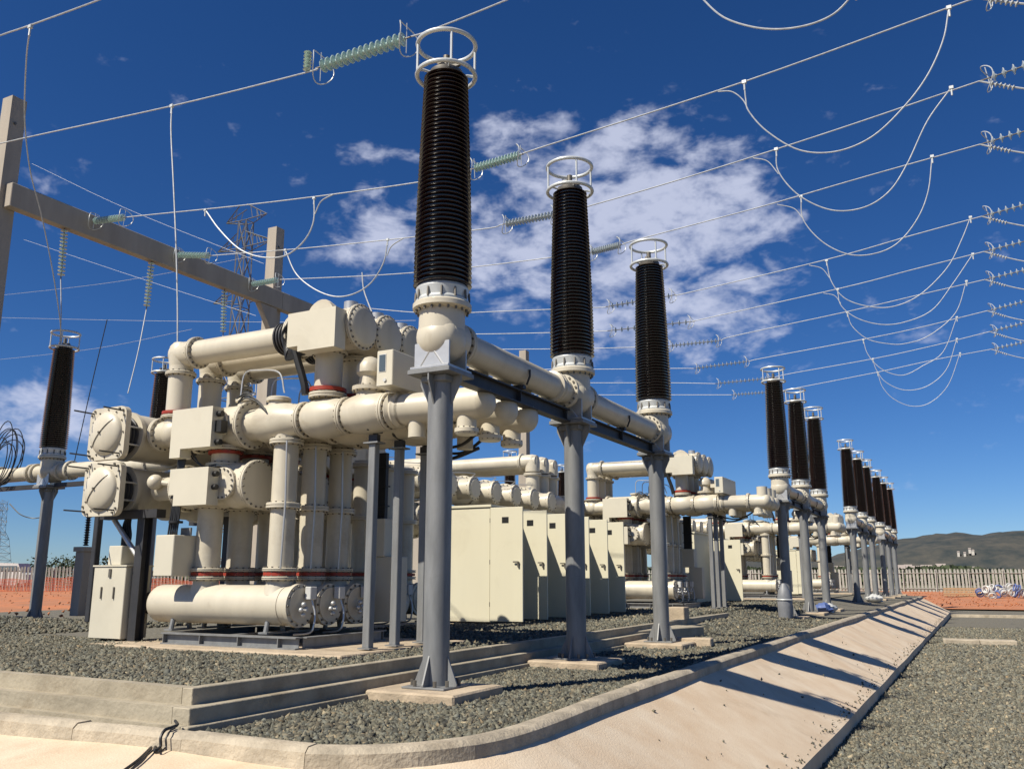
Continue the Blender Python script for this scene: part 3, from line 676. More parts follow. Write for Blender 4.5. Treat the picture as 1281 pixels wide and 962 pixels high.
REAR = []
def rear_copy(y, lab):
    t = thing('rear_switchgear_phase', lab, 'switchgear', (-.85, y, 0), group='cream switchgear units in the second rank')
    for ch in PH.children:
        if ch.name.split('.')[0] in ('upper_pipe', 'upper_elbow', 'lower_elbow', 'bus_pipe', 'bellows', 'top_switch_body', 'end_cover', 'vent_cap', 'transformer_pot', 'drain_stub', 'earthing_stub', 'bolt', 'gas_line', 'riser', 'desiccant_pot', 'bus_housing', 'column_neck'): continue
        if ch.name.startswith(('flange', 'red_ring')):
            bb_ = [Vector(q) for q in ch.bound_box]; zc_ = sum(q.z for q in bb_) / 8; xc_ = sum(q.x for q in bb_) / 8
            if zc_ > 4.9 or (xc_ > -10.8 and zc_ > 4) or xc_ < -13.7 or (zc_ > 4.6): continue
        d = ch.copy(); COL.objects.link(d); d.parent = t
    return t
PY = [12.4, 13.2, 14.0]
wh = ['of the nearest bay', 'of the second bay', 'of the third bay', 'of the farthest bay']
for bi, (bn, BY, off, where) in enumerate(bays):
    for k, y in enumerate(PY):
        lb = ['front', 'middle', 'rear'][k] + ' cream switchgear pole unit with tanks and pipes, ' + wh[bi]
        if bi == 0 and k == 0: o = PH; o['label'] = lb
        else: o = copy_tree(PH, (0, y + off, 0), lb)
        o['group'] = 'cream switchgear pole units'

for bi in range(3):
    for k, y in enumerate((15.9, 16.7, 17.5)):
        rear_copy(y + bays[bi][2], ['front', 'middle', 'rear'][k] + ' shaded switchgear unit in the second rank ' + wh[bi])
# upper pipes coming from the far side and turning down into the duct
for k in range(3):
    t = thing('feeder_pipe', ['nearest', 'middle', 'farthest'][k] + ' cream pipe from the left turning down behind the control cabinets', 'pipe', (0, 30.9 + .85 * k, 0), 0, 'feeder pipes behind the control cabinets')
    MB().lathe([(-27, .27), (-15.6, .27)], (0, 0, 6.0), 'X', 24, False).build('pipe_length', 'cream_paint', t)
    g = MB(); g.lathe([(-15.6, .28), (-15.15, .29), (-14.95, .24), (-14.88, .02)], (0, 0, 6.0), 'X', 24, False); g.lathe([(5.6, .28), (6.0, .29), (6.2, .24), (6.27, .02)], (-15.15, 0, 0), 'Z', 24, False); g.build('elbow', 'cream_paint', t)
    MB().flange((-15.62, 0, 6.0), 'X', .35, .05).build('flange', 'cream_paint', t); MB().flange((-15.15, 0, 5.5), 'Z', .35, .05).build('flange', 'cream_paint', t)
    MB().lathe([(4.7, .27), (5.5, .27)], (-15.15, 0, 0), 'Z', 24, False).build('riser', 'cream_paint', t)

# ------------------------------------------------------------------ per-bay extras, built for the nearest bay and copied
def notch_box(mb, x0, x1, y0, y1, z0, z1, nx, nz, leg):
    """box whose lower left (leg False) or lower right of a hanging leg (leg True) corner is cut away; real depth y0..y1"""
    if leg: pts = [(x0, z0 - nz), (x0 + nx, z0 - nz), (x0 + nx, z0), (x1, z0), (x1, z1), (x0, z1)]
    else: pts = [(x0, z0 + nz), (x0 + nx, z0 + nz), (x0 + nx, z0), (x1, z0), (x1, z1), (x0, z1)]
    n = len(pts); vs = [(x, y0, z) for x, z in pts] + [(x, y1, z) for x, z in pts]
    mb.add(vs, [tuple(range(n)), tuple(range(2 * n - 1, n - 1, -1))] + [((i + 1) % n, i, i + n, (i + 1) % n + n) for i in range(n)])
EX = []   # (root, label template, group)
def drive(name, lab, fn): 
    t = thing(name, '', 'drive box'); fn(t); EX.append((t, lab, 'cream operating mechanism boxes')); return t
def f_top(t):
    b = MB(); notch_box(b, -10.62, -9.55, 11.72, 12.02, 5.50, 6.22, .25, .10, False); b.build('housing', 'cream_box', t, False)
    g = MB(); g.cyl((-10.1, 12.0, 6.2), (-10.1, 12.05, 6.2), .3, 20); g.lathe([(-.16, .30), (0, .30)], (-10.0, 12.02, 6.13), 'Y', 24); g.build('drive_hub', 'cream_paint', t)
    g = MB()
    for k in range(9):
        a = k * .7; g.tube(smoothpath([(-10.62 - .1 * math.sin(a), 11.95 + .05 * math.cos(a), 6.2 - .05 * k), (-10.85, 11.95 + .03 * k, 6.1 - .03 * k), (-11.0 + .02 * k, 12.0, 5.9 - .03 * k), (-10.85, 12.0, 5.7 - .03 * k), (-10.5, 12.0 + .01 * k, 5.55)]), .02, 5)
    g.tube(smoothpath([(-10.75, 12.0, 5.8), (-10.62, 12.05, 5.4), (-10.5, 12.1, 5.0), (-10.48, 12.12, 4.8)]), .07, 8)
    g.build('control_cables', 'cable_rubber', t)
drive('mechanism_box', 'large cream mechanism box at the end of the top pipes, ', f_top)
def f_mid(t):
    b = MB(); notch_box(b, -13.28, -12.25, 11.66, 11.94, 3.93, 4.68, .27, .16, True); b.build('housing', 'cream_box', t, False)
    g = MB()
    for z in (4.02, 4.55): g.cyl((-12.25, 11.8, z), (-12.14, 11.8, z), .055, 12)
    g.box(-12.25, -12.1, 11.74, 11.9, 4.2, 4.42); g.build('shaft_seals', 'cable_rubber', t)
    MB().box(-12.95, -12.5, 11.94, 12.1, 4.1, 4.5).build('bracket', 'cream_paint', t, False)
drive('mechanism_box', 'cream mechanism box with a hanging left leg, ', f_mid)
def f_low(t):
    b = MB(); notch_box(b, -13.22, -12.25, 11.66, 11.94, 2.88, 3.56, .13, .20, False); b.build('housing', 'cream_box', t, False)
    g = MB()
    for z in (3.44, 3.2): g.cyl((-12.25, 11.8, z), (-12.16, 11.8, z), .05, 12)
    tag(g.build('shaft_seals', 'cable_rubber', t), kind='stuff'); MB().box(-12.9, -12.5, 11.94, 12.1, 3.0, 3.4).build('bracket', 'cream_paint', t, False)
drive('mechanism_box', 'lower cream mechanism box with a cut lower left corner, ', f_low)
def f_small(t):
    b = MB(); b.box(-13.48, -13.0, 11.68, 12.25, 1.62, 2.36, .012); b.build('housing', 'cream_box', t, False)
    g = MB()
    for k in range(7): x = -13.32 + .035 * k; g.tube(smoothpath([(x, 11.82 + .02 * (k % 3), 2.36), (x + .02, 11.84, 2.8), (x + .06 - .02 * k, 11.86, 3.2), (x + .05, 11.88, 3.9)]), .018, 5)
    for z in (2.6, 3.05, 3.4): g.lathe([(-.02, .13), (.02, .13)], (-13.17, 11.84, z), 'Z', 12)
    g.build('control_cables', 'cable_rubber', t)
    g = MB(); g.box(-13.2, -12.95, 12.0, 12.04, 2.36, 2.5); g.build('bracket', 'galvanised', t, False)
drive('junction_box', 'small cream junction box hanging under a black cable bundle, ', f_small)
def f_side(t):
    b = MB(); b.box(-8.78, -8.45, 11.92, 13.95, 4.74, 5.36, .012); b.build('housing', 'cream_box', t, False)
    g = MB(); g.box(-8.72, -8.60, 11.905, 11.925, 5.0, 5.28); g.build('sight_glass', 'window_dark', t, False)
    g = MB(); g.box(-8.735, -8.585, 11.913, 11.922, 4.985, 5.295); g.cyl((-8.6, 11.9, 4.84), (-8.6, 11.93, 4.84), .03, 10); g.build('glass_frame', 'white_plastic', t, False)
    g = MB()
    for y in (12.4, 13.2, 14.0):
        if y < 13.9: g.box(-9.05, -8.78, y - .06, y + .06, 5.0, 5.14)
    g.build('drive_rod', 'cream_paint', t, False)
drive('mechanism_box', 'long cream mechanism box with small sight glass above the pipes, ', f_side)
def f_rear(t):
    b = MB(); b.box(-10.75, -10.2, 14.75, 15.1, .75, 2.0, .01); b.build('lower_housing', 'cream_box', t, False)
    b = MB(); b.box(-11.0, -10.5, 14.7, 15.15, 2.003, 2.75, .01); b.build('upper_housing', 'cream_box', t, False)
    b = MB(); b.box(-10.95, -10.62, 14.85, 14.95, 2.753, 4.1); 
    for z in (3.0, 3.4, 3.8): b.box(-10.98, -10.59, 14.82, 14.98, z, z + .03)
    b.build('cable_riser', 'cable_rubber', t, False)
drive('mechanism_box', 'stacked shaded cream boxes below a black cable riser, ', f_rear)
# busbar ducts along the row
def f_bus(t, z, L):
    b = MB(); b.lathe([(12.04, .50), (12.12, .50), (12.14, .47), (L, .47)], (-15.0, 0, z), 'Y', 36); b.build('duct', 'cream_paint', t)
    c = MB()
    for q in range(4): y = 11.72 + q * .08; c.lathe([(y, .36), (y + .025, .40), (y + .055, .40), (y + .08, .36)], (-15.0, 0, z), 'Y', 32, False)
    c.build('compensator', 'dark_shaded_steel', t)  # dark colour paints the shade of the recess behind the end flange
    for a in (.3, 1.4, 2.5, 3.6, 4.7, 5.8): MB().cyl((-15 + .45 * math.cos(a), 11.70, z + .45 * math.sin(a)), (-15 + .45 * math.cos(a), 12.08, z + .45 * math.sin(a)), .02, 6).build('tie_rod', 'bright_steel', t)
    # tee branches whose round covers face the kerb side
    for q in range(7 if L > 25 else 0):
        y = 21.6 + 1.45 * q
        if y > L - 1: break
        b2 = MB(); b2.lathe([(-14.7, .33), (-14.12, .33)], (0, y, z), 'X', 24); b2.lathe([(-14.14, .38), (-14.06, .38), (-14.04, .30), (-14.02, .28)], (0, y, z), 'X', 24); b2.build('branch_cover', 'cream_paint', t)
        b3 = MB(); b3.flange((-15.0, y - .6, z), 'Y', .54, .05); b3.build('flange', 'cream_paint', t)
        b4 = MB(); b4.bolts((-14.1, y, z), 'X', .35, 14, .02, .07); b4.bolts((-15.0, y - .6, z), 'Y', .50, 18, .02, .08); tag(b4.build('bolt', 'bolt_metal', t, False), kind='stuff')
        b5 = MB(); b5.lathe([(.44, .12), (.54, .12), (.56, .05)], (-15.0, y, z), 'Z', 14); b5.tube([(-15.0, y, z + .56), (-14.7, y - .3, z + .62), (-14.7, y - .8, z + .6), (-15, y - 1.45, z + .56)], .014, 5); b5.build('gas_fitting', 'bright_steel', t)
    # rounded square front flange
    pts = []; w = .52; r = .16
    for cx_, cz_, a0 in ((w - r, w - r, 0), (-w + r, w - r, 90), (-w + r, -w + r, 180), (w - r, -w + r, 270)):
        for q in range(5): a = R_(a0 + q * 22.5); pts.append((-15.0 + cx_ + r * math.cos(a), z + cz_ + r * math.sin(a)))
    n = len(pts); vs = [(x, 11.60, zz) for x, zz in pts] + [(x, 11.72, zz) for x, zz in pts]
    MB().add(vs, [tuple(range(n)), tuple(range(2 * n - 1, n - 1, -1))] + [((i + 1) % n, i, i + n, (i + 1) % n + n) for i in range(n)]).build('end_flange', 'cream_paint', t, True)
    MB().lathe([(-.16 * math.sin(a) , .435 * math.cos(a)) for a in [math.pi / 2 * i / 8 for i in range(9)]], (-15.0, 11.60, z), 'Y', 36, False).build('end_dome', 'cream_paint', t)
    g = MB(); g.tube([(-15.0 + math.cos(a) * .41, 11.595 - .165 * math.cos((a - math.pi * .25) * 0) * math.sqrt(max(0, 1 - (k / 6 - 1) ** 2)), z + math.sin(a) * 0 + (k / 6 - 1) * .38) if False else (-15.0 + (k / 6 - 1) * .30, 11.59 - .16 * math.sqrt(max(0, 1 - (k / 6 - 1) ** 2)), z + (k / 6 - 1) * .30) for k, a in [(k, 0) for k in range(13)]], .008, 5); g.lathe([(-.2, .02), (-.15, .02)], (-15.0, 11.60, z), 'Y', 8); g.build('gas_strap', 'bolt_metal', t)
    g = MB()
    for x, zz in pts[::2]: g.lathe([(-.03, .022), (.02, .022)], (-15.0 + (x + 15) * .91, 11.60, z + (zz - z) * .91), 'Y', 6)
    for k in range(12):
        a = k * math.pi / 6; g.lathe([(-.02, .018), (.02, .018)], (-15.0 + .47 * math.cos(a), 11.60, z + .47 * math.sin(a)), 'Y', 5)
    tag(g.build('bolt', 'bolt_metal', t, False), kind='stuff')
    g = MB()
    for sx in (-1, 1):
        for sz in (-1, 1): g.cyl((-15.0 + sx * .42, 11.61, z + sz * .42), (-15.0 + sx * .42 , 11.15, z + sz * .42), .016, 6)
    g.build('guide_rod', 'dark_shaded_steel', t)
    for k in range(1, 9):
        y = 12.0 + .8 * k
        if k < 5 or k % 2 == 0: MB().flange((-15.0, y + .42, z), 'Y', .52, .04).build('flange', 'cream_paint', t)
for z, lb in ((4.36, 'upper of two round busbar ducts with domed square end flanges, '), (3.27, 'lower of two round busbar ducts with domed square end flanges, ')):
    t = thing('busbar_duct', '', 'busbar duct'); f_bus(t, z, 32.6); EX.append((t, lb, 'cream busbar ducts'))
# skid under the tanks
t = thing('tank_skid', '', 'skid')
for y in (11.95, 14.35):
    g = MB(); g.box(-13.35, -10.2, y - .09, y + .09, .60, .625); g.box(-13.35, -10.2, y - .09, y + .09, .425, .45); g.box(-13.35, -10.2, y - .008, y + .008, .45, .60)
    for x in (-13.3, -12.4, -11.5, -10.6): g.box(x, x + .015, y - .085, y + .085, .45, .60)
    g.build('long_beam', 'galvanised', t, False)
for x in (-13.34, -11.8, -10.2):
    g = MB(); g.box(x - .08, x + .08, 12.045, 14.255, .605, .622); g.box(x - .08, x + .08, 12.045, 14.255, .427, .445); g.box(x - .008, x + .008, 12.045, 14.255, .445, .605); g.build('cross_beam', 'galvanised', t, False)
EX.append((t, 'galvanised steel skid of beams under the breaker tanks, ', 'steel skids under the tanks'))
# thin square posts
for k, y in enumerate((12.43, 13.2, 14.05)):
    t = thing('support_post', '', 'post')
    g = MB(); g.box(-9.22, -9.08, y - .07, y + .07, .46, 3.86, .01); g.build('shaft', 'galvanised', t, False)
    MB().box(-9.27, -9.03, y - .12, y + .12, .445, .465).build('foot_plate', 'galvanised', t, False); MB().box(-9.30, -9.0, y - .12, y + .12, 3.862, 3.888).build('top_plate', 'galvanised', t, False)
    g = MB(); g.box(-9.24, -9.06, y - .05, y + .05, 3.89, 4.02); g.tube([(-9.15, y - .26, 4.22), (-9.15, y - .2, 4.10), (-9.15, y, 4.05), (-9.15, y + .2, 4.10), (-9.15, y + .26, 4.22)], .03, 6); g.build('pipe_cradle', 'dark_shaded_steel', t, False)
    EX.append((t, ['front', 'middle', 'rear'][k] + ' thin square steel post under the bus pipes, ', 'thin square posts under the bus pipes'))
t = thing('cable_post', '', 'post'); g = MB(); g.box(-9.55, -9.43, 14.55, 14.67, .44, 4.15); g.build('shaft', 'dark_shaded_steel', t, False)
g = MB(); g.tube(smoothpath([(-9.49, 14.5, 4.1), (-9.2, 14.4, 3.85), (-8.7, 14.3, 3.8), (-8.1, 14.25, 3.95)]), .035, 6); g.tube(smoothpath([(-9.49, 14.5, 4.15), (-9.0, 14.3, 3.95), (-8.4, 14.2, 3.88), (-7.9, 14.1, 4.1)]), .03, 6)
g.tube(smoothpath([(-8.9, 14.2, 4.2), (-8.6, 13.8, 3.95), (-8.1, 13.6, 3.92), (-7.7, 13.5, 4.1)]), .03, 6); g.build('hanging_cable', 'cable_rubber', t)
EX.append((t, 'dark steel post with black cables looping under the bus pipes, ', 'dark cable posts'))
# concrete plinth under the switchgear
t = MB().box(-14.6, -8.85, 11.35, 15.2, .2, .425, .02).build('concrete_plinth', 'footing_concrete', None, False); t['category'] = 'plinth'
EX.append((t, 'low concrete plinth under the switchgear, ', 'switchgear plinths'))
# left support frame
t = thing('duct_trestle', '', 'frame')
for (x, y) in ((-14.35, 12.15), (-14.35, 14.4)):
    g = MB(); g.box(x - .10, x + .10, y - .10, y - .085, .43, 2.72); g.box(x - .10, x + .10, y + .085, y + .10, .43, 2.72); g.box(x - .008, x + .008, y - .085, y + .085, .43, 2.72); g.build('upright', 'dark_shaded_steel', t, False)
g = MB(); g.box(-15.5, -13.9, 12.02, 12.24, 2.72, 2.88); g.box(-15.5, -13.9, 14.3, 14.5, 2.72, 2.88); g.build('cross_beam', 'dark_shaded_steel', t, False)
g = MB(); g.cyl((-14.45, 12.12, 2.0), (-15.2, 12.12, 2.72), .05, 8); g.build('diagonal_brace', 'bright_steel', t)
EX.append((t, 'dark steel frame carrying the busbar ducts at the left end, ', 'steel frames under the busbar ducts'))
# marshalling cabinet on the left
t = thing('marshalling_cabinet', '', 'cabinet')
MB().box(-15.42, -14.52, 11.95, 12.55, .46, 1.80, .01).build('housing', 'cream_box', t, False)
MB().box(-15.45, -14.49, 11.93, 12.58, 1.80, 1.83, .004).build('lid', 'cream_box', t, False)
MB().box(-15.12, -14.75, 12.0, 12.4, 1.832, 2.2, .01).build('top_box', 'cream_box', t, False)
for x in (-15.15, -14.80): MB().box(x - .012, x + .012, 11.925, 11.95, 1.20, 1.42).build('handle', 'bolt_metal', t, False)
MB().box(-14.98, -14.92, 11.925, 11.95, 1.6, 1.76).build('lock', 'bolt_metal', t, False)
g = MB()
for k in range(4): g.tube(smoothpath([(-15.0 + .06 * k, 12.2, 2.2), (-15.0 + .07 * k, 12.2, 2.4), (-15.05 + .05 * k, 12.25, 2.65), (-14.9, 12.3, 3.0)]), .03, 6)
g.build('control_cables', 'cable_rubber', t)
EX.append((t, 'cream double door marshalling cabinet at the left end, ', 'cream marshalling cabinets'))
for bi in range(4):
    for (root, lab, grp) in EX:
        l = lab + wh[bi]
        if bi == 0: root['label'] = l; root['group'] = grp
        elif bi == 3 and root.name.startswith('busbar_duct'): pass
        else:
            if root.name.startswith('marshalling') and bi > 2: continue
            c = copy_tree(root, tuple(root.location + Vector((0, bays[bi][2], 0))), l)

# control cabinets with their doors swung open
def make_cab(w_):
    t = thing('control_cabinet', '', 'cabinet')
    MB().box(-1.45, 0, .005, w_ - .005, .0, 3.02, .012).build('housing', 'cabinet_paint', t, False)
    MB().box(-1.50, .04, -.03, w_ - .035, 3.02, 3.09, .008).build('lid', 'cabinet_paint', t, False)
    d = MB().box(.02, 1.0, -.03, .02, .03, 3.0, .008).build('door', 'cabinet_paint', t, False); d['label'] = 'cabinet door swung fully open'
    MB().box(.38, .58, -.036, -.031, 2.58, 2.74).build('name_plate', 'black_plate', d, False)
    g = MB(); g.box(.86, .90, -.075, -.031, 1.42, 1.56); g.box(.74, .90, -.09, -.07, 1.54, 1.575); g.build('handle', 'bolt_metal', d, False)
    g = MB()
    for z in (.4, 1.5, 2.6): g.cyl((.01, -.01, z), (.01, -.01, z + .12), .018, 8)
    g.build('hinge', 'bolt_metal', t)
    MB().box(-1.4, -.05, .1, w_ - .1, -.06, -.002).build('plinth', 'dark_shaded_steel', t, False)
    return t
CAB = make_cab(1.5)
rows = [(0, [21.2, 22.7, 24.2, 25.75, 27.3, 28.8], -11.68, .44), (1, [45.2], -11.6, .44), (2, [66.0], -11.6, .44)]
nm = ['nearest', 'second', 'third', 'fourth', 'fifth', 'farthest']
for bi, ys_, x, z in rows:
    for k, y in enumerate(ys_):
        lb = (nm[k] + ' cream control cabinet with open door in the row of six') if bi == 0 else 'lone cream control cabinet with open door beside the ' + ['', 'second', 'third'][bi] + ' bay switchgear'
        if bi == 0 and k == 0: o = CAB; o.location = (x, y, z); o['label'] = lb
        else: o = copy_tree(CAB, (x, y, z), lb)
        o['group'] = 'cream control cabinets'
for y0, y1, l in ((20.7, 30.6, 'long concrete plinth under the row of control cabinets'), (42.4, 47.2, 'concrete plinth under the cabinets of the second bay')):
    p = MB().box(-13.4, -11.2, y0, y1, .2, .39, .02).build('concrete_plinth', 'footing_concrete', None, False); tag(p, l, 'plinth')
t = thing('relay_kiosk', 'plain cream kiosk with its blank side facing the camera, before the second bay cabinet', 'cabinet', (-12.0, 41.9, .44))
MB().box(-1.5, 0, 0, 2.6, 0, 3.2, .015).build('housing', 'cabinet_paint', t, False); MB().box(-1.56, .05, -.05, 2.65, 3.2, 3.28, .01).build('lid', 'cabinet_paint', t, False)

# ------------------------------------------------------------------ far row: bushings over the other side of the switchgear, their pipes and posts
FX = -28.0
far = [(0, [19.6, 24.0, 28.4]), (1, [53.6, 57.9, 62.3])]
for gi, ys_ in far:
    g_ = ['beyond the nearest switchgear', 'beyond the second bay'][gi]
    for k, y in enumerate(ys_):
        o = copy_tree(BUSH, (FX, y, .05), ['nearest', 'middle', 'farthest'][k] + ' brown bushing of the back row under the concrete gantry, ' + g_); o['group'] = 'brown bushings of the back row'
        s_ = copy_tree(SUPP, (FX, y, .05), ['nearest', 'middle', 'farthest'][k] + ' grey support column of the back row, ' + g_); s_['group'] = 'support columns of the back row'
for y, l, x0, x1 in ((19.6, 'cream pipe running left past the back row bushing to the edge of the picture', -42, -15.6), (24.0, 'cream pipe to the middle back row bushing, mostly behind the switchgear', -28.3, -15.6), (57.9, 'cream pipe to the back row bushings of the second bay', -28.3, -15.6)):
    t = thing('gas_pipe', l, 'pipe'); segs = np.linspace(x0, x1, max(2, int((x1 - x0) / 3.5) + 1)); bb = MB()
    for a, b in zip(segs, segs[1:]):
        MB().lathe([(a + .03, .25), (b - .03, .25)], (0, y, 5.12), 'X', 24).build('pipe_length', 'cream_paint', t)
        MB().flange((b, y, 5.12), 'X', .33, .05).build('flange', 'cream_paint', t); bb.bolts((b, y, 5.12), 'X', .29, 14, .02, .07)
    for q in (-28.7, -27.4, -28.95):
        MB().flange((q, y, 5.12), 'X', .33, .05).build('flange', 'cream_paint', t)
    tag(bb.build('bolt', 'bolt_metal', t, False), kind='stuff')
t = thing('carrier_beam', 'shade-darkened beam with brackets under the left back row pipe', 'beam')
g = MB(); g.box(-42, -28.4, 19.5, 19.7, 4.58, 4.72); g.build('beam_length', 'dark_shaded_steel', t, False)
g = MB(); g.box(-27.6, -16, 19.5, 19.7, 4.58, 4.72); g.build('beam_length', 'dark_shaded_steel', t, False)
# black coil of cable hanging at the left edge
t = thing('cable_coil', 'loose black cable coils hanging below and above the pipe at the left edge', 'cable coil')
c0 = at(-2, 575, Y=19.2)
for k in range(9):
    pts = []
    rx, rz = .55 + .03 * k + random.uniform(-.1, .1), .95 + random.uniform(-.25, .2)
    ox, oz = random.uniform(-.12, .12), random.uniform(-.25, .25)
    for q in range(24): a = 2 * math.pi * q / 24; pts.append((c0.x + ox + rx * math.cos(a), c0.y + .05 * k + .1 * math.sin(a), c0.z + .1 + oz + rz * math.sin(a)))
    MB().tube(pts, .018, 5, True).build('cable_turn', 'cable_rubber', t)
MB().tube(smoothpath([at(12, 630, Y=19.2), at(25, 643, Y=19.3), at(40, 648, Y=19.5), at(52, 647, Y=19.6)]), .018, 5).build('cable_tail', 'cable_rubber', t)

# concrete posts and dark posts by the left end
def post(name, lab, px0, pyb, px1, pyt, Y, sx, sy, m, cat='post'):
    b = at(px0, pyb, Y=Y); tp = at(px1, pyt, Y=Y); x = (b.x + tp.x) / 2
    t = thing(name, lab, cat, (x, Y, 0))
    MB().box(-sx / 2, sx / 2, -sy / 2, sy / 2, b.z, tp.z, .015).build('shaft', m, t, False)
    return t, tp.z
t, z = post('concrete_post', 'pale square concrete post between the left column and the switchgear', 97, 770, 108, 690, 20.6, .42, .42, 'gantry_concrete')
MB().box(-.27, .27, -.27, .27, z + .002, z + .16, .01).build('cap', 'gantry_concrete', t, False)
g = MB(); g.lathe(sum([[(z + .2 + i * .085, .06), (z + .23 + i * .085, .11), (z + .25 + i * .085, .06)] for i in range(15)], []), (0, 0, 0), 'Z', 14); g.build('post_insulator', 'porcelain', t)
t, z = post('steel_post', 'dark steel upright left of the marshalling cabinet', 116, 778, 120, 640, 15.2, .16, .16, 'dark_shaded_steel')
MB().box(-.2, .2, -.2, .2, .37, .4).build('foot_plate', 'galvanised', t, False)

# ------------------------------------------------------------------ concrete gantry
GX = -28.6
GY = [17.1, 30.4, 43.7, 57.0]
t = thing('concrete_gantry', 'tall concrete gantry of square posts with one long beam carrying the insulator strings', 'gantry')
for y in GY:
    b = MB(); hw0, hw1 = .36, .27
    vs = [(GX + sx * hw0, y + sy * hw0, -.2) for sx, sy in ((-1, -1), (1, -1), (1, 1), (-1, 1))] + [(GX + sx * hw1, y + sy * hw1, 18.0) for sx, sy in ((-1, -1), (1, -1), (1, 1), (-1, 1))]
    b.add(vs, [(3, 2, 1, 0), (4, 5, 6, 7), (0, 1, 5, 4), (1, 2, 6, 5), (2, 3, 7, 6), (3, 0, 4, 7)]); b.build('post', 'gantry_concrete', t, False)
    MB().cyl((GX - .3, y - .08, 17.0), (GX + .32, y - .08, 17.0), .05, 8).build('through_bolt', 'bolt_metal', t)
for a, b in zip(GY, GY[1:] + [68]):
    MB().box(GX + .30, GX + .66, a - .12 * (a == GY[0]), b - .006, 13.86, 14.72, .02).build('beam', 'gantry_concrete', t, False)
for y in GY[1:3]:
    g = MB(); vs = [(GX + .31, y + .28, 13.84), (GX + .31, y + 1.4, 13.84), (GX + .31, y + .28, 12.3), (GX + .6, y + .28, 13.84), (GX + .6, y + 1.4, 13.84), (GX + .6, y + .28, 12.3)]
    g.add(vs, [(0, 1, 2), (5, 4, 3), (0, 3, 4, 1), (1, 4, 5, 2), (2, 5, 3, 0)])
    g.v = [(p[0], 2 * y - p[1], p[2]) for p in g.v]; g.build('haunch', 'gantry_concrete', t, False)

# ------------------------------------------------------------------ insulator strings and conductors
DISC = {}
def disc_mesh(kind):
    if kind not in DISC:
        me = MB().lathe([(-.045, .03), (-.03, .05), (-.01, .125), (.0, .13), (.012, .12), (.025, .05), (.055, .035)], (0, 0, 0), 'Z', 16)
        o = me.build('disc', kind, None); DISC[kind] = o.data; bpy.data.objects.remove(o)
    return DISC[kind]
def string(lab, a, b, n, kind='glass_green', rings=True, group='glass insulator strings', scale=1.0, cat='insulator'):
    a, b = Vector(a), Vector(b); d = b - a; L = d.length; q = d.to_track_quat('Z', 'Y')
    t = thing('insulator_string', lab, cat, a, group=group); t.rotation_euler = q.to_euler()
    m0, m1 = L * .06, L * .94
    for i in range(n):
        o = bpy.data.objects.new('disc', disc_mesh(kind)); COL.objects.link(o); o.parent = t; o.location = (0, 0, m0 + (m1 - m0) * (i + .5) / n); o.scale = (scale, scale, scale)
    g = MB(); g.cyl((0, 0, 0), (0, 0, L), .02, 6); g.build('core_rod', 'bolt_metal', t)
    if rings:
        for z in (m0 * .9, m1 * 1.01):
            # arcing ring: racket shaped loop standing across the string
            g = MB(); R = .30 * scale; pts = [(R * math.cos(x), R * 1.05 * math.sin(x), z + .10 * math.cos(2 * x)) for x in [2 * math.pi * k / 26 for k in range(26)]]
            g.tube(pts, .014, 5, True); g.tube([(0, -R, z), (0, R, z)], .012, 4); g.build('arcing_ring', 'aluminium', t)
    return t
def cond(lab, pts, r=.018, n=6, name='conductor', cat='conductor', group='overhead conductors', extra=None):
    o = MB().tube(smoothpath(pts, n), r, 6).build(name, 'wire_metal', None); tag(o, lab, cat, group); return o
def plane(pl, Y): return [at(px, py, Y=Y) for px, py in pl]
def clampit(p, lab):
    t = thing('tap_clamp', lab, 'clamp', p, group='tap clamps on the conductors')
    MB().box(-.055, .055, -.035, .035, -.045, .045, .008).build('body', 'aluminium', t, False); g = MB(); g.cyl((0, 0, -.04), (0, 0, -.22), .024, 8); g.build('stub', 'aluminium', t)
RX = 5.4     # line of the right hand gantry, outside the picture
def conductor_line(nm_, Y, left, mid_str, right, rend, beam=True, n_left=12):
    """left: points from the beam side, mid_str: the two ends of the mid span string, right: points on the far side, rend: string start on the right"""
    gl = 'glass insulator strings'
    if beam:
        a = Vector((GX + .68, Y, 14.45)); b = at(*left[0], Y=Y)
        string('nearly level strain string tying ' + nm_ + ' to the concrete beam', a, b, 12, 'glass_green', True, gl)
        pl = [b]
    else: pl = [at(*left[0], Y=Y)]
    pts = pl + plane(left[1:] + [mid_str[0]], Y)
    cond('left stretch of ' + nm_ + ' up to its mid span insulators', pts)
    string('mid span insulator string of ' + nm_, at(*mid_str[0], Y=Y), at(*mid_str[1], Y=Y), 15 if Y < 30 else 12, 'glass_green' if Y < 22 else 'glass_grey', True, gl)
    e = at(*rend, Y=Y)
    cond('right stretch of ' + nm_ + ' beyond its mid span insulators', plane([mid_str[1]] + right, Y) + [e])
    dirr = (e - at(*right[-1], Y=Y)).normalized()
    dirr.z = max(dirr.z, .12); f = e + dirr * (3.9)
    string('strain string of ' + nm_ + ' at the right edge of the picture', e, f, 15, 'glass_grey', True, gl, 1.1)
    # jumper leaving the strain clamp downwards to the right
    jj = cond('jumper wire of ' + nm_ + ' dropping away at the right edge', [e, e + Vector((.35, 0, -.18)), e + Vector((1.3, .0, -.62)), e + Vector((2.4, 0, -.95))], .024, name='jumper_wire', cat='wire', group='jumper wires at the right edge')
    g = MB()
    for k in range(6): g.ring((e.x + .28 + .09 * k, e.y, e.z - .14 - .05 * k), .055, .018, (1, 0, -.5), 10, 5)
    tag(g.build('wire_damper', 'aluminium', None), 'coiled damper on the jumper of ' + nm_, 'damper', 'coiled dampers on the jumpers', None)
    return e
YA, YB, YC, YD, YE, YF, YG, YH, YI, YJ = 14.6, 20.11, 24.04, 28.26, 34.63, 38.43, 42.53, 47.95, 51.78, 56.01
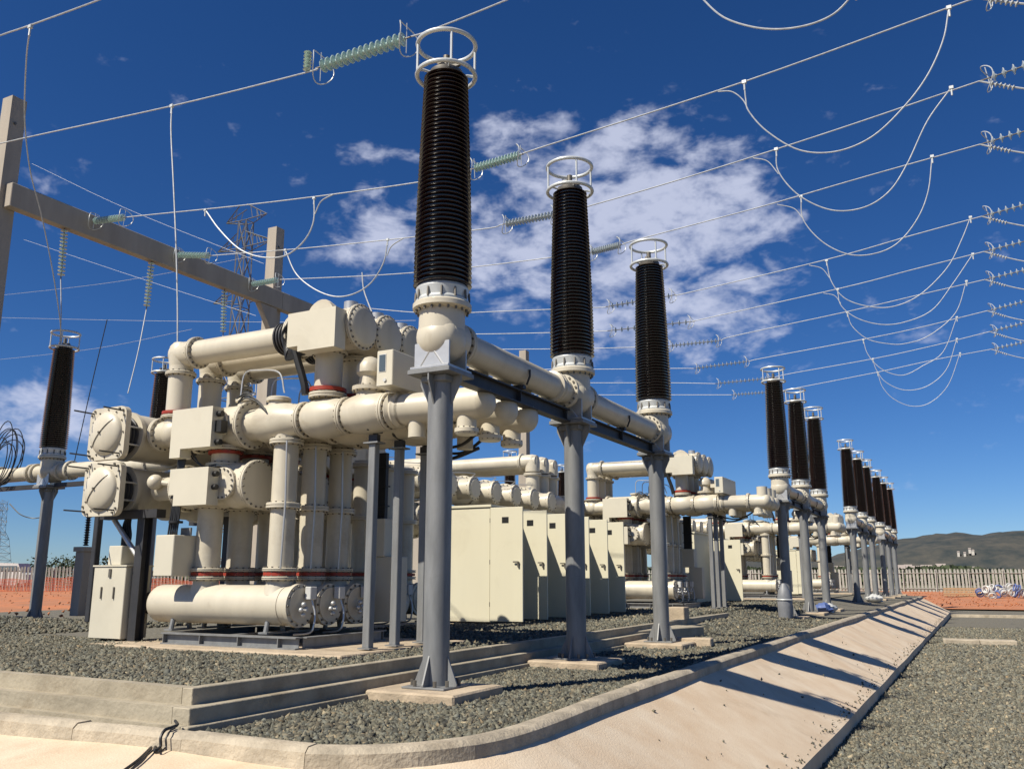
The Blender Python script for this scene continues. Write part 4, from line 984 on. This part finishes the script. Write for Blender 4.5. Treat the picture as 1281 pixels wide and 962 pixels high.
# line over the front edge
cond('topmost wire crossing the upper left corner', plane([(-60, 68), (0, 45), (38, 32), (125, 0), (230, -42)], 10.6))
clampit(at(38, 34, Y=10.6), 'clamp on the topmost wire in the upper left corner')
nmA = 'the topmost full conductor'
cond('left stretch of ' + nmA + ', passing before the left gantry post', plane([(-80, 203), (0, 180), (215, 133), (380, 92), (395, 86)], YA))
string('greenish mid span string left of the tallest bushing top', at(395, 86, Y=YA), at(515, 46, Y=YA), 15, 'glass_green', True, 'glass insulator strings', 1.25)
cond('right stretch of ' + nmA + ' behind the tallest bushing ring', plane([(515, 46), (540, 38), (635, 0), (740, -46)], YA))
g = MB(); p = at(384, 90, Y=YA)
for k in range(6): g.lathe([(-.02, .05), (0, .10), (.02, .05)], p + Vector((0, 0, .05 + .09 * k)), 'Z', 12)
tag(g.build('wire_damper', 'glass_green', None), 'small upright green insulator standing on the topmost full conductor', 'insulator')
clampit(at(215, 133, Y=YA), 'clamp on the topmost full conductor above the dropper')
eB = conductor_line('the second conductor', YB, [(158, 272), (340, 253), (525, 228)], [(590, 212), (655, 193)], [(670, 187), (930, 103), (1187, 10)], (1222, -2))
eC = conductor_line('the third conductor', YC, [(265, 320), (400, 309), (594, 288)], [(629, 281), (697, 268)], [(737, 258), (860, 222), (1030, 168)], (1225, 102))
eD = conductor_line('the fourth conductor', YD, [(350, 350), (480, 344), (594, 334)], [(738, 316), (778, 306)], [(801, 299), (955, 258), (1080, 222)], (1226, 181))
eE = conductor_line('the fifth conductor', YE, [(440, 384), (540, 392), (640, 389), (745, 385)], [(758, 384), (845, 369)], [(862, 366), (1034, 325), (1140, 295)], (1228, 271))
eF = conductor_line('the sixth conductor', YF, [(500, 416), (591, 418), (700, 416)], [(760, 414), (869, 402)], [(880, 399), (1055, 360), (1140, 338)], (1231, 315))
eG = conductor_line('the seventh conductor', YG, [(540, 437), (640, 437), (740, 436)], [(835, 433), (902, 426)], [(920, 420), (1060, 390), (1150, 369)], (1232, 350))
eH = conductor_line('the eighth conductor', YH, [(600, 462), (740, 462), (840, 461)], [(868, 461), (937, 452)], [(955, 448), (1083, 424), (1150, 410)], (1235, 389))
eI = conductor_line('the ninth conductor', YI, [(620, 479), (740, 479), (840, 479)], [(895, 480), (965, 473)], [(991, 467), (1092, 449), (1170, 432)], (1238, 415))
eJ = conductor_line('the tenth conductor, lowest of all', YJ, [(640, 494), (740, 494), (850, 494)], [(915, 494), (972, 490)], [(988, 487), (1096, 466), (1170, 450)], (1240, 437))
# loops under the conductors
def loop(lab, Y, pts, pig, r=.017):
    cond(lab, plane(pts, Y), r, 8, 'jumper_loop', 'wire', 'jumper loops below the conductors')
    if pig: cond('short pigtail at the top of the ' + lab, plane(pig, Y), r * .85, 8, 'pigtail', 'wire', 'pigtails of the jumper loops')
    clampit(at(pts[0][0], pts[0][1], Y=Y), 'clamp holding the start of the ' + lab)
    clampit(at(pts[-1][0], pts[-1][1], Y=Y), 'clamp holding the end of the ' + lab)
loop('loop cut by the top edge of the picture', YA, [(868, -18), (880, 0), (905, 22), (940, 34), (975, 37), (1010, 32), (1040, 20), (1060, 2), (1070, -14)], None)
loop('widest loop below the second conductor', YB, [(931, 103), (933, 125), (937, 140), (960, 165), (1000, 188), (1045, 190), (1090, 172), (1130, 135), (1160, 95), (1180, 50), (1187, 10)], [(898, 115), (915, 115), (929, 125), (937, 140)])
loop('right hand loop below the third conductor', YC, [(971, 187), (974, 215), (1000, 245), (1040, 263), (1080, 260), (1112, 240), (1135, 205), (1160, 152), (1190, 110)], [(942, 198), (960, 202), (974, 218)])
loop('right hand loop below the fourth conductor', YD, [(1002, 246), (1005, 275), (1028, 302), (1060, 318), (1092, 318), (1122, 305), (1147, 275), (1161, 240), (1166, 196)], [(972, 256), (993, 261), (1004, 273)])
loop('loop below the fifth conductor', YE, [(1034, 326), (1040, 352), (1058, 374), (1090, 384), (1120, 383), (1152, 368), (1185, 335), (1203, 300), (1214, 272)], [(1012, 332), (1028, 336), (1038, 348)])
loop('loop below the sixth conductor', YF, [(1048, 362), (1052, 382), (1072, 398), (1102, 406), (1132, 403), (1166, 388), (1192, 355), (1217, 318)], [(1030, 367), (1044, 370), (1052, 380)])
loop('loop below the seventh conductor', YG, [(1060, 391), (1066, 408), (1085, 424), (1110, 430), (1132, 430), (1162, 420), (1195, 392), (1209, 352)], None)
loop('loop below the eighth conductor', YH, [(1080, 425), (1085, 442), (1098, 458), (1114, 467), (1132, 469), (1154, 458), (1180, 440), (1197, 397)], None)
loop('loop below the ninth conductor', YI, [(1092, 449), (1096, 462), (1108, 478), (1132, 488), (1160, 483), (1184, 462), (1197, 424)], None)
loop('lowest loop, below the tenth conductor', YJ, [(1098, 466), (1104, 484), (1118, 499), (1140, 508), (1163, 504), (1186, 482), (1201, 442)], None)
loop('left hand loop below the second conductor', YB, [(257, 263), (275, 288), (300, 312), (328, 322), (357, 320), (380, 302), (392, 278), (393, 248)], [(418, 243), (402, 252), (394, 268)], .024)
loop('left hand loop below the third conductor', YC, [(357, 313), (370, 342), (392, 361), (418, 371), (442, 368), (464, 354), (480, 328), (485, 300)], [(505, 298), (490, 308), (484, 320)], .024)
cond('dropper from the fourth conductor down to the top of the switchgear', plane([(453, 341), (455, 362), (463, 385), (473, 408)], YD), .03, 8, 'dropper', 'wire', 'droppers')
cond('long dropper hanging from the topmost full conductor', plane([(215, 133), (214, 165), (217, 230), (220, 300), (222, 380), (222, 440)], YA), .02, 8, 'dropper', 'wire', 'droppers')
a = at(38, 34, Y=10.6); z = at(78, 433, X=FX); ds = []
for k, (px, py) in enumerate([(38, 34), (33, 75), (31, 150), (38, 215), (52, 270), (66, 340), (75, 400), (77, 436)]): ds.append(at(px, py, Y=10.6 + (19.6 - 10.6) * (k / 7)))
cond('long dark dropper from the topmost wire to the left back row bushing', ds, .018, 8, 'dropper', 'wire', 'droppers')
# hanging strings below the beam
for (l, a_, b_, e_) in (('left', (81, 283), (76, 350), (75, 430)), ('middle', (190, 324), (183, 388), (160, 492)), ('right', (281, 360), (279, 420), (278, 470))):
    A = at(*a_, X=GX + .5); B = at(*b_, X=GX + .5); E_ = at(*e_, X=GX + .7)
    string(l + ' glass string hanging straight down from the concrete beam', A, B, 13, 'glass_green', False, 'glass insulator strings')
    cond(l + ' wire hanging below a vertical glass string', [B, B.lerp(E_, .5) + Vector((.05, 0, -.05)), E_], .022, 8, 'dropper', 'wire', 'droppers')
# earth wires and far lines behind
for k, pl in enumerate([[(-20, 397), (160, 401), (345, 403), (520, 401)], [(-20, 452), (120, 436), (240, 412)], [(-20, 372), (150, 352), (330, 318)], [(40, 205), (160, 262), (330, 330)], [(30, 300), (180, 350), (320, 395)]]):
    cond(['level', 'lower rising', 'upper rising', 'upper falling', 'lower falling', 'faint top'][k] + ' thin far wire ' + ('behind the concrete beam' if k < 5 else 'crossing the sky over the second bushing'), plane(pl, 95 if k < 5 else 70), .024, 6, 'far_wire', 'wire', 'thin far wires')
for k, pl in enumerate([[(132, 400), (115, 480), (90, 600)], [(62, 520), (48, 560), (25, 610)]]):
    cond(['long', 'short'][k] + ' slanting black wire right of the left back row bushing' if k == 0 else 'short slanting black wire left of the back row bushing', plane(pl, 24), .02, 6, 'slack_wire', 'wire', None) if False else None
o = MB().tube(smoothpath(plane([(134, 400), (115, 480), (88, 600)], 26)), .022, 6).build('slack_wire', 'cable_rubber', None); tag(o, 'slanting dark wire between the left bushing and the switchgear', 'wire')

# ------------------------------------------------------------------ lattice towers far behind
def lattice_tower(lab, px, py_top, py_base, dist_Y, Wb, arms=True):
    top = at(px, py_top, Y=dist_Y); H = top.z + 1.5
    t = thing('transmission_tower', lab, 'pylon', (top.x, dist_Y, -1.5), group='distant transmission towers')
    g = MB(); n = 12
    def W(f): return Wb * (1 - f) ** 1.0 * .5 + Wb * .10 if f < .6 else Wb * .3 * .5 * (1.25 - .25 * (f - .6) / .4)
    lv = [(i / n) for i in range(n + 1)]
    for i in range(n):
        f0, f1 = lv[i], lv[i + 1]; w0, w1, z0, z1 = W(f0), W(f1), H * f0, H * f1
        C0 = [(sx * w0, sy * w0, z0) for sx, sy in ((-1, -1), (1, -1), (1, 1), (-1, 1))]; C1 = [(sx * w1, sy * w1, z1) for sx, sy in ((-1, -1), (1, -1), (1, 1), (-1, 1))]
        for k in range(4):
            g.tube([C0[k], C1[k]], H * .0024, 4); g.tube([C0[k], C1[(k + 1) % 4]], H * .0014, 4); g.tube([C0[(k + 1) % 4], C1[k]], H * .0014, 4); g.tube([C1[k], C1[(k + 1) % 4]], H * .0014, 4)
    g.build('lattice_body', 'galvanised', t, False)
    for f in (.62, .77, .92, 1.0):
        w = W(f); z = H * f; L = H * (.085 if f < 1 else .06)
        for s_ in (-1, 1):
            a = MB()
            tip = (s_ * (w + L), 0, z + H * .01)
            for sy in (-1, 1):
                a.tube([(s_ * w, sy * w, z), tip], H * .0016, 4); a.tube([(s_ * w, sy * w, z + H * .045), tip], H * .0016, 4)
                for q in (.3, .6): p = Vector((s_ * w, sy * w, z)).lerp(Vector(tip), q); r_ = Vector((s_ * w, sy * w, z + H * .045)).lerp(Vector(tip), q - .12); a.tube([p, r_], H * .0012, 4)
            a.build('cross_arm', 'galvanised', t, False)
    return t
lattice_tower('tall lattice tower seen behind the concrete beam, left of the second gantry post', 308, 278, 700, 120, 6.5)
lattice_tower('small distant lattice tower at the left edge above the fence', 3, 630, 700, 150, 6)

# ------------------------------------------------------------------ palisade fences
def fence(lab, p0, p1, z0, h, pitch, w_, nmax=300):
    t = thing('palisade_fence', lab, 'fence'); p0, p1 = Vector(p0), Vector(p1); d = (p1 - p0); L = d.length; d.normalize(); n = int(L / pitch)
    b = MB(); b.add([(-w_ / 2, -.03, 0), (0, .03, 0), (w_ / 2, -.03, 0), (w_ / 2, -.03, h * .94), (w_ * .2, -.02, h), (0, .03, h * .97), (-w_ * .2, -.02, h), (-w_ / 2, -.03, h * .94)], [(0, 1, 5, 6, 7), (1, 2, 3, 4, 5)])
    b.add([(-w_ / 2, .03, 0), (w_ / 2, .03, 0), (w_ / 2, .03, h * .93), (-w_ / 2, .03, h * .93)], [(3, 2, 1, 0)])
    o = b.build('pale', 'fence_steel', t, False); me = o.data; o.location = p0; ang = math.atan2(d.y, d.x); o.rotation_euler = (0, 0, ang)
    mids = list(range(1, n)); keep = mids[:nmax - 1]
    for i in keep:
        c = bpy.data.objects.new('pale', me); COL.objects.link(c); c.parent = t; c.location = p0 + d * (pitch * i) + Vector((0, 0, random.uniform(-.05, .05))); c.rotation_euler = (random.uniform(-.015, .015), random.uniform(-.02, .02), ang)
    rest = mids[nmax - 1:]
    if rest:
        g = MB()
        for i in rest:
            p = p0 + d * (pitch * i); e = d * (w_ / 2); g.add([p - e, p + e, p + e + Vector((0, 0, h * .95)), p + Vector((0, 0, h)), p - e + Vector((0, 0, h * .95))], [(0, 1, 2, 3, 4)])
        tag(g.build('pale', 'fence_steel', t, False), kind='stuff')
    nrm = Vector((-d.y, d.x, 0)) * .12
    for f in (.18, .82):
        MB().tube([p0 + nrm + Vector((0, 0, h * f)), p1 + nrm + Vector((0, 0, h * f))], .06, 4).build('rail', 'fence_steel', t, False)
    k = 0
    while k * 2.75 * 2 < L:
        p = p0 + d * (k * 5.5) + nrm * 1.5; MB().box(p.x - .1, p.x + .1, p.y - .08, p.y + .08, z0 - .3, z0 + h * .97).build('fence_post', 'fence_steel', t, False); k += 1
    return t
fence('pale steel palisade fence running across behind the orange soil, right side', (25, 188, -1.15), (-72, 176, -1.15), -1.15, 4.3, .62, .36, 150)
pL0 = at(-30, 722, Y=66); 
fence('palisade fence at the left edge behind orange netting', (-128, 50, .1), (-52, 88, .0), 0, 2.75, .40, .22, 230)
# orange netting on stakes in front of the left fence
t = thing('safety_netting', 'orange plastic safety netting strung on stakes before the left fence', 'netting')
n0, n1 = Vector((-112, 50, 0.2)), Vector((-49, 80, 0.0)); d = (n1 - n0); L = d.length; d.normalize(); g = MB()
hgt = lambda s: 1.35 + .12 * math.sin(s * .7) + .1 * math.sin(s * 1.9)
k = 0
while k * .16 < L:
    s_ = k * .16; p = n0 + d * s_; g.tube([p, p + Vector((0, 0, hgt(s_)))], .022, 3); k += 1
for r_ in range(9):
    g.tube([n0 + d * (L * q / 90) + Vector((0, 0, .06 + hgt(L * q / 90) * r_ / 8.5)) for q in range(91)], .028, 3)
tag(g.build('net_mesh', 'orange_net', t, False), kind='stuff')
k = 0
while k * 3.5 < L: p = n0 + d * (k * 3.5); MB().cyl(p, p + Vector((0, 0, 1.6)), .04, 6).build('stake', 'timber', t); k += 1

# ------------------------------------------------------------------ trees on the left skyline and at the foot of the hills
def tree(p, h, r, lab, nleaf=520, group='trees beyond the left fence'):
    t = thing('tree', lab, 'tree', p, group=group); g = MB()
    g.tube(smoothpath([(0, 0, 0), (.04 * h, 0, h * .3), (-.02 * h, .02 * h, h * .62)], 4), h * .028, 6)
    for k in range(4): a = k * 1.6; g.tube([(0, 0, h * .35), (r * .5 * math.cos(a), r * .5 * math.sin(a), h * .6)], h * .014, 5)
    g.build('trunk', 'trunk', t)
    vs = []; fs = []; cl = [(random.uniform(-.65, .65) * r, random.uniform(-.65, .65) * r, h * random.uniform(.42, .86), r * random.uniform(.28, .55)) for _ in range(9)]
    for i in range(nleaf):
        c = random.choice(cl); u_ = Vector((random.gauss(0, 1), random.gauss(0, 1), random.gauss(0, .8))).normalized() * c[3] * random.uniform(.55, 1.05); q = Vector(c[:3]) + u_; s_ = h * random.uniform(.02, .045)
        a = Vector((random.gauss(0, 1), random.gauss(0, 1), random.gauss(0, 1))).normalized(); b = a.orthogonal().normalized(); o = len(vs); vs += [q + a * s_, q + b * s_, q - a * s_, q - b * s_]; fs.append((o, o + 1, o + 2, o + 3))
    m2 = MB(); m2.add(vs, fs); m2.build('crown', 'tree_leaf', t, False)
pos = ['at the far left over the fence', 'left of the back row column', 'right of the back row column', 'beside the concrete post', 'just left of the marshalling cabinet', 'low behind the left fence']
for k, (px, py, Y) in enumerate([(28, 706, 150), (48, 701, 155), (72, 699, 160), (90, 703, 150), (112, 697, 165), (60, 708, 140)]):
    p = at(px, 722, Y=Y); tp = at(px, py, Y=Y); tree((p.x, Y, -1.5), tp.z + 1.5, (tp.z + 1.5) * .85, 'dark green tree ' + pos[k])
g = MB(); vs = []; fs = []
for i in range(9000):
    x = random.uniform(-420, 60); y = 420 + random.uniform(-25, 25) + x * .1; z = random.uniform(0, 1) ** .7 * (6.5 + 3 * mn.noise(Vector((x * .03, 0, 2)))) - 1.5; q = Vector((x, y, z)); s_ = random.uniform(.7, 1.5)
    a = Vector((random.gauss(0, 1), random.gauss(0, .4), random.gauss(0, 1))).normalized(); b = a.orthogonal().normalized(); o = len(vs); vs += [q + a * s_, q + b * s_, q - a * s_, q - b * s_]; fs.append((o, o + 1, o + 2, o + 3))
g.add(vs, fs); tag(g.build('tree_belt', 'tree_leaf', None, False), 'continuous dark belt of trees on the horizon behind the fences', 'trees', None, 'stuff')
# houses at the foot of the hill
hp = [(1050, 0), (1128, 1), (1137, 0), (1146, 1), (1160, 0), (1178, 1), (1190, 0), (1203, 1), (1216, 0)]
spot = ['leftmost', 'second', 'third', 'fourth', 'fifth', 'sixth', 'seventh', 'eighth', 'rightmost']
for k, (px, q) in enumerate(hp):
    Y = 640 + 12 * (k % 3); p = at(px, 720, Y=Y); w_ = random.uniform(5, 8); h = random.uniform(4.5, 7)
    t = thing('house', spot[k] + ' of the tiny pale houses above the fence below the hill', 'house', (p.x, Y, 4), group='tiny houses below the hill')
    MB().box(-w_ / 2, w_ / 2, -3, 3, -6, h * .5).build('wall', 'house_wall', t, False)
    MB().add([(-w_ / 2 - .4, -3.4, h * .5), (w_ / 2 + .4, -3.4, h * .5), (w_ / 2 + .4, 3.4, h * .5), (-w_ / 2 - .4, 3.4, h * .5), (-w_ / 2, 0, h * .95), (w_ / 2, 0, h * .95)], [(0, 1, 5, 4), (3, 4, 5, 2), (0, 4, 3), (1, 2, 5), (0, 3, 2, 1)]).build('roof', 'house_roof', t, False)
    for wx in (-w_ * .25, w_ * .25): MB().box(wx - .6, wx + .6, -3.04, -2.98, -.5, 1.2).build('window', 'window_dark', t, False)

for k, (px, py) in enumerate([(1199, 692), (1207, 693), (1213, 688), (1217, 690), (1186, 700), (1222, 699), (1168, 702), (1246, 701)]):
    p = at(px, py, Y=1480); w_ = random.uniform(3, 4.5)
    t = thing('house', ['first', 'second', 'third', 'fourth', 'fifth', 'sixth', 'seventh', 'eighth'][k] + ' of the tiny white houses scattered on the hillside', 'house', (p.x, 1480, p.z), group='tiny white houses on the hillside')
    MB().box(-w_ / 2, w_ / 2, -3, 3, -5, 1.2).build('wall', 'house_wall', t, False)
    MB().add([(-w_ / 2 - .5, -3.5, 1.6), (w_ / 2 + .5, -3.5, 1.6), (w_ / 2 + .5, 3.5, 1.6), (-w_ / 2 - .5, 3.5, 1.6), (-w_ / 2, 0, 3.2), (w_ / 2, 0, 3.2)], [(0, 1, 5, 4), (3, 4, 5, 2), (0, 4, 3), (1, 2, 5), (0, 3, 2, 1)]).build('roof', 'house_roof', t, False)

# ------------------------------------------------------------------ parked vehicle seen over the left fence
p = at(20, 707, Y=80)
t = thing('parked_van', 'white van roof and windows showing above the left fence', 'van', (p.x, 80, 0), R_(12))
b = MB(); zt = p.z + .35
prof = [(-2.8, .5), (2.4, .5), (2.9, .9), (2.8, zt * .55), (2.0, zt * .62), (1.3, zt * .97), (-2.6, zt), (-2.8, zt * .9)]
n = len(prof); b.add([(x, -1, zz) for x, zz in prof] + [(x, 1, zz) for x, zz in prof], [tuple(range(n)), tuple(range(2 * n - 1, n - 1, -1))] + [((i + 1) % n, i, i + n, (i + 1) % n + n) for i in range(n)]); b.build('body', 'white_plastic', t, False)
b = MB(); b.box(-2.3, 1.2, -1.02, -1.005, zt * .66, zt * .88); b.build('side_window', 'window_dark', t, False)
for x in (-1.8, 1.9):
    w2 = MB().cyl((x, -1.05, .45), (x, -.8, .45), .45, 16).build('wheel', 'cable_rubber', t)

# ------------------------------------------------------------------ bits and pieces on the ground
def block(lab, px, py, sx, sy, sz, z, rz=0, m='kerb_concrete', name='concrete_block', cat='block', parts=1, zb=-1.15, grp=None):
    p = at(px, py, Z=z); t = thing(name, lab, cat, (p.x, p.y, zb), R_(rz), grp)
    for k in range(parts):
        a = -sx / 2 + sx * k / parts; MB().box(a + .008, a + sx / parts - .008, -sy / 2, sy / 2, -.1, sz, .02).build('slab', m, t, False)
    return t
block('pale concrete drain cover of two slabs lying on the lower gravel strip', 1225, 803, 2.9, 1.1, .26, -1.2, 4, parts=2, zb=-1.35)
block('low concrete cable trench cover between the second and third support columns', 760, 800, .9, 7.5, .30, .1, -16, 'step_concrete', 'trench_cover', 'trench cover', 1, 0)
block('thin concrete edging strip lying across the gravel near the third column', 878, 777, 3.2, .35, .12, .1, -8, 'step_concrete', 'edging_strip', 'edging', 1, .03)
block('short concrete plinth right behind the third support column', 850, 792, .5, .5, .75, .0, 0, 'footing_concrete', 'concrete_plinth', 'plinth', 1, 0)
block('low concrete footing beside the third support column', 860, 808, 1.2, .4, .2, .0, 6, 'footing_concrete', 'concrete_plinth', 'plinth', 1, 0)
block('long thin concrete edging across the lower strip far away', 1200, 769, 18, .3, .2, -1.2, 2, 'kerb_concrete', 'edging_strip', 'edging', 1, -1.35)
# debris sitting round the second group of columns
def drum(lab, x, y, z, r, h, m): 
    t = thing('wrapped_drum', lab, 'drum', (x, y, z)); MB().lathe([(0, r * .9), (h * .1, r), (h * .6, r * 1.02), (h * .8, r * .8), (h, r * .3)], (0, 0, 0), 'Z', 12).build('body', m, t); MB().ring((0, 0, h * .55), r * 1.04, .03, 'Z', 16, 5).build('strap', 'aluminium', t)
    return t
drum('grey wrapped drum at the foot of the first column of the second group', -6.75, 35.4, .03, .27, 1.35, 'grey_wrap')
def bag(name, lab, x, y, z, r, m, seed):
    rnd = random.Random(seed); b = MB(); prof = []
    b.sphere((0, 0, r * .5), r, 14, 9, .6); b.v = [(vx * (1 + .9 * mn.noise(Vector((vx * 5, vy * 5, vz * 5 + seed)))), vy * (1 + .9 * mn.noise(Vector((vy * 5, vz * 5, seed)))), max(0, vz * (1 + .3 * mn.noise(Vector((vx * 5, vy * 5, seed)))))) for vx, vy, vz in b.v]
    o = b.build(name, m, None, ang=25); o.location = (x, y, z); tag(o, lab, 'bag'); return o
bag('plastic_bag', 'crumpled blue plastic bag between the second and third columns of the second group', -6.6, 43.4, 0, .42, 'blue_plastic', 3)
bag('plastic_bag', 'crumpled whitish bag beside the blue one near the second group', -6.5, 44.3, 0, .38, 'white_plastic', 5)
bag('plastic_bag', 'pale sack leaning at the foot of the third group of columns', -6.3, 62.5, 0, .5, 'white_plastic', 8)
# coils of pipe in blue and white plastic at the right edge
cnt = 0
for row, (n_, zz) in enumerate(((8, 0), (6, .62))):
    for k in range(n_):
        px = 1226 + 7.5 * k + row * 9; p = at(px, 744, Y=128)
        g = MB()
        for q in range(3): g.ring((0, -.25 + .25 * q, 0), .42 - .08 * (q % 2), .075, 'Y', 18, 6)
        o = g.build('pipe_coil', 'blue_plastic' if (k + row) % 3 == 0 else 'white_plastic', None); o.location = (p.x, 128 + random.uniform(-2, 2), -.45 + zz + random.uniform(-.1, .25)); o.rotation_euler = (random.uniform(-.6, .6), 0, random.uniform(-1.4, 1.4))
        tag(o, 'coil of ' + ('blue' if (k + row) % 3 == 0 else 'white') + ' pipe at the right edge, ' + ('bottom' if row == 0 else 'top') + ' layer, ' + ['first', 'second', 'third', 'fourth', 'fifth', 'sixth', 'seventh', 'eighth'][k] + ' from left', 'pipe coil', 'coils of pipe heaped at the right edge'); cnt += 1
# timber pallets / planks by the fence
for k, (px, py) in enumerate([(1195, 728), (1210, 732), (1228, 727)]):
    p = at(px, 738, Y=150); t = thing('timber_stack', ['left', 'middle', 'right'][k] + ' stack of pale timber before the fence', 'timber stack', (p.x, 150, -1.1), random.uniform(-.3, .3), 'stacks of timber before the fence')
    for q in range(4): MB().box(-1.6, 1.6, -.6, .6, q * .32, q * .32 + .22).build('plank', 'timber', t, False)
# black cable over the kerb in front
def apron_z(y): return -.045 - .104 * max(0, 6.46 - y) + .022
def on_apron(px, py): p = at(px, py, Z=-.12); p = at(px, py, Z=apron_z(p.y)); return (p.x, p.y, apron_z(p.y))
for k, (r_, pts) in enumerate(((.016, [(-7.62, 7.05, .14), (-7.4, 6.88, .142), (-7.3, 6.72, .145), (-7.26, 6.60, .140), (-7.24, 6.535, .085), (-7.22, 6.52, .0), (-7.22, 6.45, -.02), on_apron(197, 927), on_apron(175, 945), on_apron(148, 966), on_apron(120, 990)]), (.009, [(-7.26, 6.72, .14), (-7.19, 6.60, .136), (-7.17, 6.535, .08), (-7.15, 6.52, .0), (-7.15, 6.44, -.022), on_apron(206, 926), on_apron(188, 940), on_apron(152, 970), on_apron(126, 992)]))):
    o = MB().tube(smoothpath(pts), r_, 6).build('black_cable', 'cable_rubber', None); tag(o, ['thin black cable lying over the kerb at the lower left', 'finer black cord beside the cable over the kerb at lower left'][k], 'cable')
